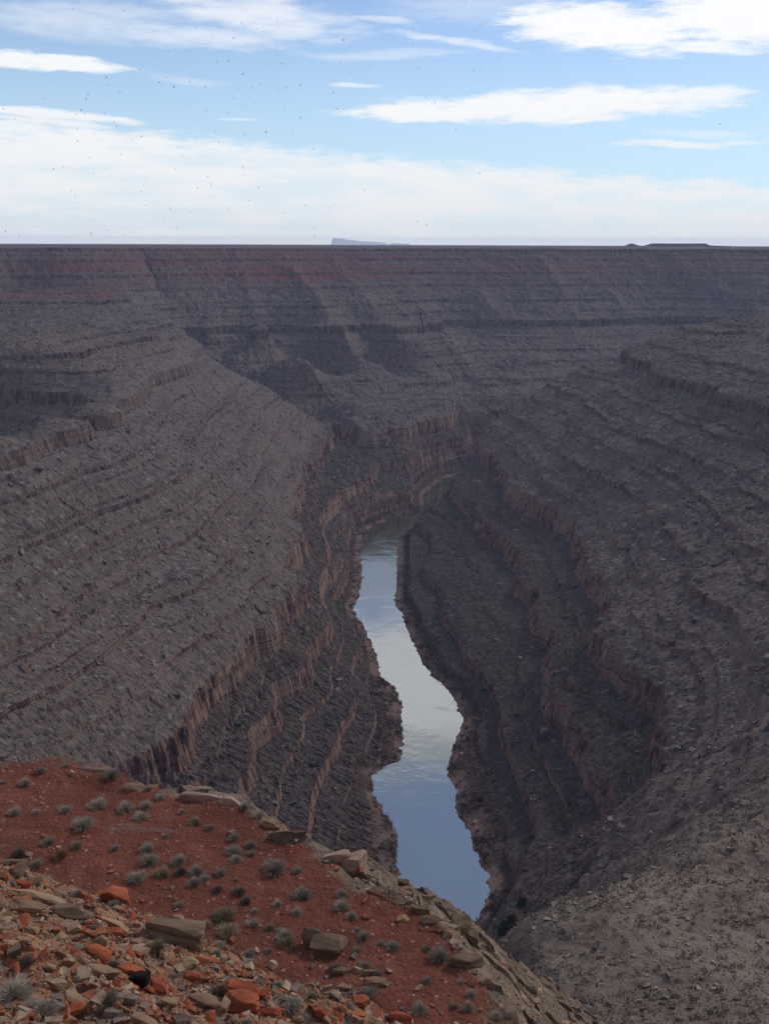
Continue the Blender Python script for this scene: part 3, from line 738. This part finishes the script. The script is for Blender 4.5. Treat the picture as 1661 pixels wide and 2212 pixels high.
EDGE = [
 (440,1722,110,20,'pink','broad pale caprock slab on the terrace edge','ledge'),
 (495,1730,48,20,'pink','pale caprock slab at the right end of the broad one','ledge'),
 (725,1850,60,32,'pink','pale pink caprock ledge on the edge above the river','ledge'),
 (762,1872,60,50,'pink','rounded pale pink boulder at the brink above the river','boulder'),
 (625,1805,78,36,'brown','reddish brown rounded ledge on the terrace edge','ledge'),
 (590,1780,40,26,'tan','stepped tan rock on the edge left of the reddish ledge','rock'),
 (290,1700,50,18,'tan','low tan ledge on the edge left of the caprock slabs','ledge'),
 (200,1660,70,14,'pink','thin pale ledge at the far left edge of the terrace','ledge'),
 (872,1908,30,24,'brown','square brown block perched on the brink','block'),
 (920,1938,52,18,'tan','flat tan ledge on the brink beyond the square block','ledge'),
 (908,1968,48,26,'brown','tilted brown slab high on the edge slope','slab'),
 (930,1992,50,26,'brown','tilted brown slab in the middle of the edge slope','slab'),
 (998,1995,56,40,'brown','big tilted slab at the end of the edge slope','slab'),
 (976,2020,44,24,'tan','tan slab under the big tilted one','slab'),
 (1018,2030,40,36,'brown','brown crag at the tip of the edge slope','crag'),
 (1010,2078,84,40,'brown','long dark grey boulder lying at the edge of the red soil','boulder'),
 (870,1985,36,20,'tan','small tan rock on the edge slope near the soil','rock'),
 (1055,2120,36,20,'tan','small tan rock below the long dark boulder','rock')]
def put_rock(u, v, wpx, hpx, kind, tilt, flat, label, cat, seed, group=None, sink=.32):
    h = near_hit(u, v + hpx * .42)
    if h is None: return None
    p, t = h
    w = wpx / F0 * t; hh = hpx / F0 * t
    me = rock_mesh(cat, seed, (1, 1, 1), mat=MR[kind])
    o = link(cat, me)
    dep = min(.75 * w, .55 * hh / .6); dz = max((hh - dep * .6) / .8 / (1 - sink) , .12 * w)
    o.scale = (w, dep, dz)
    o.rotation_euler = (0, tilt * .8, ((seed * 13) % 7 - 3) * .06)
    o.location = (p[0], p[1] + dep * .35, p[2] + dz * (.5 - sink))
    tag(o, label, cat, group)
    return o
n_rock = 0
for k, (cx, cy, w, h, kind, tilt, flat, lab, cat) in enumerate(ROCKS):
    if w: put_rock(cx * .5, 1607.3 + cy * .5, w * .5, h * .5, kind, tilt, flat, lab, cat, 100 + k, 'fallen rocks on the slope and terrace')
for k, (u, v, w, h, kind, lab, cat) in enumerate(EDGE):
    if u > 850: w *= .8; h *= .8
    put_rock(u, v, w, h, kind, .18 if 'tilted' in lab else .03, .5, lab, cat, 300 + k, 'ledges and blocks along the terrace edge', .42)

# smaller stones that can still be told apart, then the gravel as one mass
PROTO = [[rock_mesh('stone', 500 + i * 9 + j, (1, .75, .5), mat=MR[k], sub=2) for i in range(5)] for j, k in enumerate(('red', 'tan', 'brown'))]
placed = []
tries = 0
while len(placed) < 150 and tries < 6000:
    tries += 1
    u = random.uniform(0, 900); v = random.uniform(1850, 2212)
    toe = 1848 + u * .43
    if v < toe + 8: 
        continue
    hh = near_hit(u, v)
    if hh is None: continue
    p, t = hh
    w = random.choice([13, 16, 19, 23, 28, 36]) * random.uniform(.8, 1.15)
    if any((u - a) ** 2 + (v - b) ** 2 < ((w + c) * .42) ** 2 for a, b, c in placed): continue
    placed.append((u, v, w))
    j = random.choices((0, 1, 2), (4, 5, 1.4))[0]
    o = link('stone', random.choice(PROTO[j])); s = w / F0 * t
    o.scale = (s, s * random.uniform(.7, 1.1), s * random.uniform(.6, 1.1)); o.location = (p[0], p[1], p[2] + s * .02)
    o.rotation_euler = (random.uniform(-.4, .5), random.uniform(-.1, .7), random.uniform(0, 6.3))
    big = 'larger' if w > 32 else 'small'
    tag(o, '%s angular %s stone lying loose in the rubble slope' % (big, ('red', 'tan', 'brown')[j]), 'stone', '%s %s stones in the rubble slope' % (big, ('red', 'tan', 'brown')[j]))

def stones_mass(name, pts, sizes, mats, label, nrm=None, seed=3):
    """many small blocky stones as one mesh"""
    r = np.random.default_rng(seed); n = len(pts)
    base = np.array([(x, y, z) for z in (-1, 1) for x, y in ((-1, -1), (1, -1), (1, 1), (-1, 1))], float) * .5
    fcs = np.array([(3, 2, 1, 0), (4, 5, 6, 7), (0, 1, 5, 4), (1, 2, 6, 5), (2, 3, 7, 6), (3, 0, 4, 7)])
    co = base[None] * (1 + r.uniform(-.45, .25, (n, 8, 3)))
    co *= np.stack([r.uniform(.8, 1.3, n), r.uniform(.5, .9, n), r.uniform(.3, .7, n)], -1)[:, None]
    a = r.uniform(0, 6.28, n); b = r.uniform(-.6, .6, n); ca, sa, cb, sb = np.cos(a), np.sin(a), np.cos(b), np.sin(b)
    x, y, z = co[..., 0], co[..., 1], co[..., 2]
    y, z = y * cb[:, None] - z * sb[:, None], y * sb[:, None] + z * cb[:, None]
    x, y = x * ca[:, None] - y * sa[:, None], x * sa[:, None] + y * ca[:, None]
    co = np.stack([x, y, z], -1) * np.asarray(sizes)[:, None, None] + np.asarray(pts)[:, None]
    f = (fcs[None] + (np.arange(n) * 8)[:, None, None]).reshape(-1, 4)
    me = mesh_from(name, co.reshape(-1, 3), f, mats[0])
    for m_ in mats[1:]: me.materials.append(m_)
    mi = np.repeat(r.integers(0, len(mats), n), 6).astype(np.int32); me.polygons.foreach_set('material_index', mi)
    return tag(link(name, me), label, kind='stuff')
gr = np.random.default_rng(5)
N = 90000
ga = gr.uniform(-.50, .25, N); gl = gr.uniform(math.log(8.5), math.log(34), N)
gx = np.exp(gl) * np.sin(ga); gy = np.exp(gl) * np.cos(ga)
gz, gdin, gdout, gtal, gtd = near_fields(gx, gy)
keep = (gdout < .3) & ((gtal > .5) * gr.uniform(size=N) < .0) if False else (gdout < .4)
pr = np.where(gtal > .5, .30, np.where(gdin > -.2, .30, .012 + .10 * (gtd > -1.6) + .05 * (fbm(gx / 2, gy / 2, 2, 9) > .35)))
keep &= gr.uniform(size=N) < pr
gx, gy, gz, gt2 = gx[keep], gy[keep], gz[keep], gtal[keep]
sz = np.clip(.03 * gr.pareto(2.2, len(gx)) + .025, .025, .20) * np.where(gt2 > .5, 1.1, .9)
MG = [plain_mat('gravel_red', (.20, .065, .035), (.38, .14, .075), 3, coord='pos'), plain_mat('gravel_tan', (.24, .15, .09), (.46, .33, .22), 3, coord='pos'),
      plain_mat('gravel_brown', (.10, .07, .055), (.24, .18, .14), 3, coord='pos')]
stones_mass('rubble', np.stack([gx, gy, gz + sz * .15], -1), sz, MG, 'small red and tan stones strewn over the slope and terrace')

# boulders on the canyon walls
N = 60000
ga = gr.uniform(-.42, .42, N); gl = gr.uniform(math.log(95), math.log(1500), N)
gx = np.exp(gl) * np.sin(ga); gy = np.exp(gl) * np.cos(ga)
fi = np.interp(ga, AA, np.arange(len(AA))).astype(int); fj = np.interp(gl, ld, np.arange(len(ld))).astype(int)
gz = HZ[fj, fi]
gt = dist_poly(gx, gy, river_poly)
keep = (gt > 3) & (fbm(gx / 40, gy / 40, 3, 61) + gr.uniform(-.4, .4, N) > .15)
gx, gy, gz, gl = gx[keep], gy[keep], gz[keep], gl[keep]
sz = np.clip(.35 * gr.pareto(2.0, len(gx)) + .35, .3, 3.6) * np.clip(np.exp(gl) / 450, .3, 1.15)
MB = [plain_mat('boulder_grey', (.14, .112, .095), (.22, .178, .15), .5, coord='pos'), plain_mat('boulder_tan', (.18, .14, .11), (.28, .22, .175), .5, coord='pos'),
      plain_mat('boulder_dark', (.07, .055, .048), (.12, .095, .085), .5, coord='pos')]
stones_mass('talus_boulders', np.stack([gx, gy, gz + sz * .1], -1), sz, MB, 'countless grey boulders scattered over the canyon slopes', seed=8)

N = 9000
ga = gr.uniform(.02, .43, N); gl = gr.uniform(math.log(140), math.log(240), N); gx = np.exp(gl) * np.sin(ga); gy = np.exp(gl) * np.cos(ga)
fi = np.interp(ga, AA, np.arange(len(AA))).astype(int); fj = np.interp(gl, ld, np.arange(len(ld))).astype(int)
sz = np.clip(.16 * gr.pareto(2.2, N) + .14, .14, 1.3)
stones_mass('bench_stones', np.stack([gx, gy, HZ[fj, fi]], -1), sz, [plain_mat('bench_stone_tan', (.24, .17, .12), (.42, .32, .24), 1, coord='pos'), plain_mat('bench_stone_brown', (.11, .08, .06), (.22, .165, .125), 1, coord='pos')], 'small tan and brown stones littering the lower bench at the right', seed=21)

# ------------------------------------------------------------------ desert bushes
def blades(n, r, seed, up=.35, width=.012, flat=.75, clump=0):
    g_ = np.random.default_rng(seed)
    a = g_.uniform(0, 6.283, n); e = np.arcsin(g_.uniform(0.02, 1, n) ** .8)
    L = r * g_.uniform(.55, 1.05, n) * (1 + .15 * np.sin(a * 3 + seed))
    d = np.stack([np.cos(a) * np.cos(e), np.sin(a) * np.cos(e), np.sin(e) * flat + .05], -1)
    st = d * (r * g_.uniform(0, .55, n))[:, None] + g_.normal(0, .04 * r, (n, 3)); st[:, 2] = np.abs(st[:, 2])
    kink = g_.normal(0, .16 * r, (n, 3)); kink[:, 2] = np.abs(kink[:, 2]) * .6
    en = d * L[:, None] + kink
    s = np.cross(d, g_.normal(size=(n, 3))); s /= np.linalg.norm(s, axis=1, keepdims=True); s *= width * r * g_.uniform(.6, 1.6, n)[:, None]
    co = np.stack([st - s, st + s, en], 1).reshape(-1, 3); fc = np.arange(3 * n).reshape(n, 3)
    return co, fc
BM = {'grey': plain_mat('bush_grey', (.26, .22, .175), (.56, .48, .385), 5, rnd=.22), 'olive': plain_mat('bush_olive', (.22, .18, .115), (.48, .40, .26), 5, rnd=.2),
      'dry': plain_mat('bush_dry', (.18, .11, .05), (.38, .24, .11), 5, rnd=.15), 'dark': plain_mat('bush_dark', (.13, .105, .085), (.32, .27, .22), 5, rnd=.15)}
BP = {}
for k_, (n_b, fl, wd) in {'grey': (1500, .72, .016), 'olive': (1600, .68, .016), 'dry': (1300, .7, .014), 'dark': (1400, .95, .016)}.items():
    BP[k_] = []
    for q_ in range(3):
        co, fc = blades(n_b, 1.0, hash(k_) % 50 * 0 + q_ * 31 + len(k_), flat=fl, width=wd)
        BP[k_].append(mesh_from('bush', co, fc, BM[k_]))
B7 = """480,125,80 312,128,30 110,160,70 175,110,50 283,88,30 10,162,40 425,250,95 65,287,55 158,288,35 282,278,60 540,266,75 630,260,60 693,222,50 611,307,70 360,340,90
785,287,45 843,327,70o 908,355,50o 716,393,45 212,415,65 330,430,75o 495,445,55 263,472,75d 83,472,60k 155,513,75o 15,515,50 635,443,70 643,495,85 770,493,75 703,547,75o
782,547,60k 850,540,70 593,568,80 838,593,75 886,577,45 953,550,60 1010,396,60 1085,430,65 1085,468,50 1010,452,80 1020,492,60 1185,525,120 1285,542,50 1055,268,50o 1115,297,70
1145,335,50 640,190,40 1475,640,60 1475,690,80 1520,735,60 1305,642,85 1200,682,55 1282,718,65 1035,632,60k 940,625,50k 1065,675,50k 1100,715,45 1020,583,30 775,690,60o
970,728,110o 890,772,60o 985,800,90o 1095,770,60 1165,788,50o 1230,820,80 1240,850,80o 1160,890,40 1075,900,60 1080,945,60 950,868,50 935,900,50 1540,885,60o 1570,825,70
1645,860,40 1545,800,40 490,690,60 335,640,60 680,868,80o 490,950,60k 465,1100,115k 110,940,80k 265,655,50 75,565,50 160,600,50 750,1005,60 955,1065,100k 1185,1015,60
1200,1045,50 1345,1080,70o 1260,1120,90 1450,965,70k 1575,955,60 1595,1060,90 1500,1125,60 1500,1180,50 1630,985,50 180,1140,150 60,1060,200 1300,1170,70 1060,1200,60"""
B8 = "35,868,70 235,900,90 183,880,40 183,1015,60 375,1078,50 330,1020,50 150,1135,70 300,1128,45 360,1130,60 480,1165,60 540,1160,50"
bushes = []
for txt, ox in ((B7, 0), (B8, 830.5)):
    for tok in txt.split():
        kk = {'o': 'olive', 'd': 'dry', 'k': 'dark'}.get(tok[-1], 'grey')
        cx, cy, w = (float(q) for q in tok.rstrip('odk').split(','))
        bushes.append((ox + cx * .5, 1607.3 + cy * .5, w * .5, kk))
LM = [(245, 1930, 'the dark red block'), (370, 2015, 'the largest layered slab'), (700, 2040, 'the split brown boulder'), (300, 2113, 'the black crusted lump'),
      (470, 1722, 'the pale caprock slabs on the edge'), (615, 1805, 'the reddish ledge on the brink'), (750, 1862, 'the pale pink boulder at the brink'), (520, 2172, 'the big rounded red boulder'),
      (60, 1860, 'the brown ledge at the left'), (745, 2135, 'the squat brown boulder'), (1010, 2078, 'the long dark grey boulder'), (875, 1908, 'the square block on the brink'), (200, 1660, 'the thin far left ledge')]
ORD = ['nearest', 'second nearest', 'third nearest', 'fourth nearest', 'fifth nearest', 'sixth nearest', 'seventh nearest', 'eighth nearest', 'ninth nearest', 'tenth nearest'] + ['%dth nearest' % k for k in range(11, 60)]
def side_of(du, dv):
    if abs(du) > abs(dv) * 1.4: return 'right of' if du > 0 else 'left of'
    return 'below' if dv > 0 else 'above'
buckets = {}
for i, (u, v, w, kk) in enumerate(bushes):
    j = min(range(len(LM)), key=lambda q: (LM[q][0] - u) ** 2 + (LM[q][1] - v) ** 2)
    sd_ = side_of(u - LM[j][0], v - LM[j][1]); buckets.setdefault((j, sd_), []).append((math.hypot(u - LM[j][0], v - LM[j][1]), i))
blabel = {}
for (j, sd_), lst in buckets.items():
    for r_, (_, i) in enumerate(sorted(lst)):
        kk = bushes[i][3]; size = 'large ' if bushes[i][2] > 44 else ''
        nm = {'grey': 'pale grey', 'olive': 'olive brown', 'dry': 'dry orange brown', 'dark': 'dark grey'}[kk]
        blabel[i] = '%s%s bush, %s one %s %s' % (size, nm, ORD[r_], sd_, LM[j][2])
for i, (u, v, w, kk) in enumerate(bushes):
    h = near_hit(u, v + w * .22)
    if h is None: continue
    p, t = h
    o = link('desert_bush', BP[kk][i % 3]); s = w / F0 * t * random.uniform(.48, .60)
    o.location = p; o.location[2] -= .02
    o.scale = (s * random.uniform(.92, 1.08), s * random.uniform(.85, 1.0), s * random.uniform(.9, 1.15)); o.rotation_euler = (0, 0, random.uniform(0, 6.28))
    tag(o, blabel[i], 'bush', 'low desert bushes around the red terrace')

def clumps(name, pts, sizes, mat, label, n=26, seed=4):
    r = np.random.default_rng(seed); co = []; m_ = len(pts)
    c = r.normal(0, .33, (m_, n, 3)); c[..., 2] = np.abs(c[..., 2]) * 1.1
    tri = r.normal(0, .13, (m_, n, 3, 3))
    co = (c[:, :, None] + tri) * np.asarray(sizes)[:, None, None, None] + np.asarray(pts)[:, None, None]
    return tag(link(name, mesh_from(name, co.reshape(-1, 3), np.arange(m_ * n * 3).reshape(-1, 3), mat)), label, kind='stuff')
def ground(gx, gy):
    a = np.arctan2(gx, gy); l = np.log(np.hypot(gx, gy))
    return HZ[np.interp(l, ld, np.arange(len(ld))).round().astype(int), np.interp(a, AA, np.arange(len(AA))).round().astype(int)]
# scrub along both banks
P = np.concatenate([np.array(bank_l), np.array(bank_r)])
k = gr.integers(0, len(P), 9000); f = gr.uniform(size=9000)[:, None]
q = P[k] * (1 - f) + P[np.minimum(k + 1, len(P) - 1)] * f + gr.normal(0, 9, (9000, 2))
tq = dist_poly(q[:, 0], q[:, 1], river_poly)
keep = (tq > .6) & (tq < 20) & (fbm(q[:, 0] / 25, q[:, 1] / 25, 2, 71) + gr.uniform(-.5, .5, 9000) - tq * .03 > -.1)
q = q[keep]
MS = plain_mat('bank_scrub', (.050, .036, .026), (.12, .078, .050), .4, coord='pos')
clumps('riverbank_scrub', np.stack([q[:, 0], q[:, 1], ground(q[:, 0], q[:, 1])], -1), gr.uniform(.8, 2.4, len(q)), MS, 'brown leafless scrub growing in a belt along both river banks')
# low scrub on the nearer slopes below, right of the terrace
N = 5200
ga = gr.uniform(.02, .42, N); gl = gr.uniform(math.log(80), math.log(300), N); gx = np.exp(gl) * np.sin(ga); gy = np.exp(gl) * np.cos(ga)
clumps('slope_scrub', np.stack([gx, gy, ground(gx, gy)], -1), gr.uniform(.4, 1.5, N), plain_mat('slope_scrub', (.11, .095, .07), (.26, .22, .165), .6, coord='pos'), 'tiny tufts dotted over the lower slopes at the right', seed=12)

# ------------------------------------------------------------------ dark junipers beside the river
MT = plain_mat('juniper_bark', (.06, .045, .035), (.12, .09, .07), 3); ML = plain_mat('juniper_leaf', (.012, .020, .012), (.035, .050, .028), 2)
def juniper(u, v, wpx, label, seed):
    q = ray(u, v); t = np.linspace(100, 900, 8000); p = CAM[None] + t[:, None] * q[None]
    z = ground(p[:, 0], p[:, 1]); k = np.nonzero(p[:, 2] < z)[0]
    if len(k) == 0: return
    k = k[0]; s = wpx / F0 * t[k]
    e = bpy.data.objects.new('juniper_tree', None); COL.objects.link(e); e.location = (p[k, 0], p[k, 1], z[k] - .1)
    tag(e, label, 'tree', 'dark junipers by the river')
    r = np.random.default_rng(seed); n = 8; co = []; fc = []
    for j, (zz_, rr) in enumerate(((0, .06), (.3, .045), (.65, .03), (1.0, .012))):
        for i in range(n): co.append((s * (rr * math.cos(i * 6.283 / n) + .03 * math.sin(j * 2)), s * rr * math.sin(i * 6.283 / n), s * zz_ * .95))
    for j in range(3):
        for i in range(n): fc.append((j * n + i, j * n + (i + 1) % n, (j + 1) * n + (i + 1) % n, (j + 1) * n + i))
    link('trunk', mesh_from('trunk', co, fc, MT), e)
    m_ = 900; a = r.uniform(0, 6.28, m_); hh = r.beta(1.6, 1.9, m_) * 1.1 + .12; rad = .52 * np.sqrt(np.clip(1 - ((hh - .55) / .72) ** 2, .03, 1)) * r.uniform(.25, 1.05, m_) * (1 + .25 * np.sin(a * 3 + hh * 7))
    c = np.stack([rad * np.cos(a), rad * np.sin(a), hh], -1) * s
    tri = r.normal(0, .055 * s, (m_, 3, 3)); co = (c[:, None] + tri).reshape(-1, 3)
    link('crown', mesh_from('crown', co, np.arange(m_ * 3).reshape(-1, 3), ML), e)
juniper(1104, 2000, 22, 'dark juniper on the right bank, upper one of the close pair', 1)
juniper(1088, 2022, 28, 'dark juniper on the right bank, lower and wider of the close pair', 2)
juniper(1127, 1958, 18, 'small dark juniper on the right bank above the close pair', 3)
juniper(1037, 1734, 13, 'lone little juniper on the right bank beside the narrowing river', 4)

# ------------------------------------------------------------------ birds
MBIRD = plain_mat('bird_feathers', (.16, .16, .18), (.26, .26, .28), 4)
def bird_mesh(flap):
    co = []; fc = []
    n = 8; prof = [(-.5, .004), (-.34, .05), (-.12, .085), (.1, .09), (.26, .06), (.34, .062), (.42, .04), (.50, .004)]
    for x, r_ in prof:
        for i in range(n): co.append((x, r_ * math.cos(i * 6.283 / n), r_ * math.sin(i * 6.283 / n)))
    for j in range(len(prof) - 1):
        for i in range(n): fc.append((j * n + i, j * n + (i + 1) % n, (j + 1) * n + (i + 1) % n, (j + 1) * n + i))
    for s in (-1, 1):
        b = len(co)
        for (y, x0, x1) in ((.05, -.12, .18), (.42, -.10, .26), (.75, -.16, .18), (1.0, -.20, -.02)):
            zz_ = flap * y * (1 - .35 * y)
            for dz in (.012, -.012): co.append((x0, s * y, zz_ + dz)); co.append((x1, s * y, zz_ + dz))
        for j in range(3):
            a = b + j * 4
            fc += [(a, a + 1, a + 5, a + 4), (a + 2, a + 6, a + 7, a + 3), (a, a + 4, a + 6, a + 2), (a + 1, a + 3, a + 7, a + 5)]
        fc.append((b + 12, b + 13, b + 15, b + 14))
    b = len(co); co += [(-.44, -.03, .01), (-.44, .03, .01), (-.74, .12, 0), (-.74, -.12, 0), (-.44, -.03, -.01), (-.44, .03, -.01), (-.74, .12, -.012), (-.74, -.12, -.012)]
    fc += [(b, b + 1, b + 2, b + 3), (b + 7, b + 6, b + 5, b + 4), (b, b + 3, b + 7, b + 4), (b + 1, b + 5, b + 6, b + 2), (b + 3, b + 2, b + 6, b + 7)]
    return mesh_from('bird', co, fc, MBIRD)
BIRDM = [bird_mesh(f) for f in (.35, -.25, .75, .05)]
BA = """520,5 270,52 315,37 135,83 540,45 788,10 865,22 1127,8 1257,21 1287,12 1308,8 1309,20 1310,36 1331,18 1350,44 1323,55 1240,10 635,98 663,137 850,121 917,149 1012,132 1010,164 1043,98 1113,125 1130,169 1200,92
1272,98 981,199 732,222 760,209 820,218 1191,204 1194,214 1215,227 1397,195 1482,173 1486,237 1471,270 1545,299 1597,286 1514,314 942,268 986,262 988,307 1152,279 1218,275 1050,319 604,301 638,322 826,325 822,356 720,334
690,357 752,378 888,373 462,335 466,369 531,370 520,399 382,409 375,430 463,426 193,427 80,246 1123,362 1086,380 1028,385 1062,401 1010,424 1099,443 1036,450 1062,454 1205,394 1238,379 1295,374 1298,368 1441,402 1455,471
1224,472 1300,509 1174,510 925,454 890,477 817,450 989,488 1002,552 934,570 857,532 1150,570 1263,572 1059,581 820,577 847,599 846,617 933,609 945,614 963,629 956,660 613,589 573,605 494,527 506,545 450,540 454,488 353,476
331,493 368,490 17,469 68,511 336,560 411,577 416,610 337,611 111,613 565,511 525,667 389,683 339,692 372,725 405,720 405,749 463,730 275,722 234,732 595,722 788,672 825,683 759,730 755,767 702,757 900,764 913,798 855,811
1051,724 1058,755 1118,810 1233,770 1355,645 1406,721 1514,696 1585,611 1648,714 1636,748 1577,820 1498,835 1004,849 1079,866 991,906 1320,888 1425,899 1228,922 1230,988 1360,985 1360,1020 621,787 622,796 612,826 477,820
430,854 310,822 326,851 343,895 406,911 408,947 631,888 726,883 728,892 738,906 760,909 821,915 712,938 767,981 833,1016 719,1025 545,983 541,1019 458,973 464,995 482,1021 395,1009 396,1018 360,998 154,980 146,909 25,1000 84,1016 170,1038"""
BB = """347,9 161,104 123,125 251,98 393,134 122,206 182,240 490,255 146,296 384,304 392,337 415,354 178,420 217,440 257,438 393,470 39,455 8,444 534,150 768,437 942,403 310,561 421,736 408,751 144,801 252,874 193,912 6,947 145,957 181,972 21,1034 703,1033 1160,648"""
for txt, ox in ((BA, 0), (BB, 830.5)):
    for i, tok in enumerate(txt.split()):
        cx, cy = (float(q_) for q_ in tok.split(','))
        t = random.uniform(150, 260); o = link('bird', random.choice(BIRDM))
        o.location = at_r(ox + cx * .5, cy * .5, t)
        s = random.uniform(4.0, 6.0) / F0 * t * .55
        o.scale = (s * 1.0, s, s); o.rotation_euler = (random.uniform(-.7, .7), random.uniform(-.4, .3), random.uniform(0, 6.28))
        tag(o, 'tiny dark bird of the flock wheeling in the sky above the canyon', 'bird', 'flock of birds over the canyon')
o = link('bird', BIRDM[1]); o.location = at_r(830.5 + 1445 * .5, 268, 120); s = 11 / F0 * 120 * .5; o.scale = (s, s, s); o.rotation_euler = (.3, 0, .5)
tag(o, 'largest bird, alone in the blue at the right', 'bird')

# ------------------------------------------------------------------ air
def haze_box():
    x0, x1, y0, y1, z0, z1 = -9500, 9500, -9500, 9500, -30, 352
    co = [(x, y, z) for z in (z0, z1) for x, y in ((x0, y0), (x1, y0), (x1, y1), (x0, y1))]
    fc = [(3, 2, 1, 0), (4, 5, 6, 7), (0, 1, 5, 4), (1, 2, 6, 5), (2, 3, 7, 6), (3, 0, 4, 7)]
    m = bpy.data.materials.new('haze'); m.use_nodes = True; g = G(m.node_tree)
    pv = g.n('ShaderNodeVolumePrincipled'); pv.inputs['Color'].default_value = (.47, .64, 1, 1)
    pv.inputs['Density'].default_value = HAZE; pv.inputs['Anisotropy'].default_value = .0
    o = g.n('ShaderNodeOutputMaterial'); g.nt.links.new(pv.outputs[0], o.inputs['Volume'])
    tag(link('haze', mesh_from('haze', co, fc, m)), 'thin blue air between the camera and the far canyon wall', kind='stuff')
HAZE = 7.5e-5
haze_box()
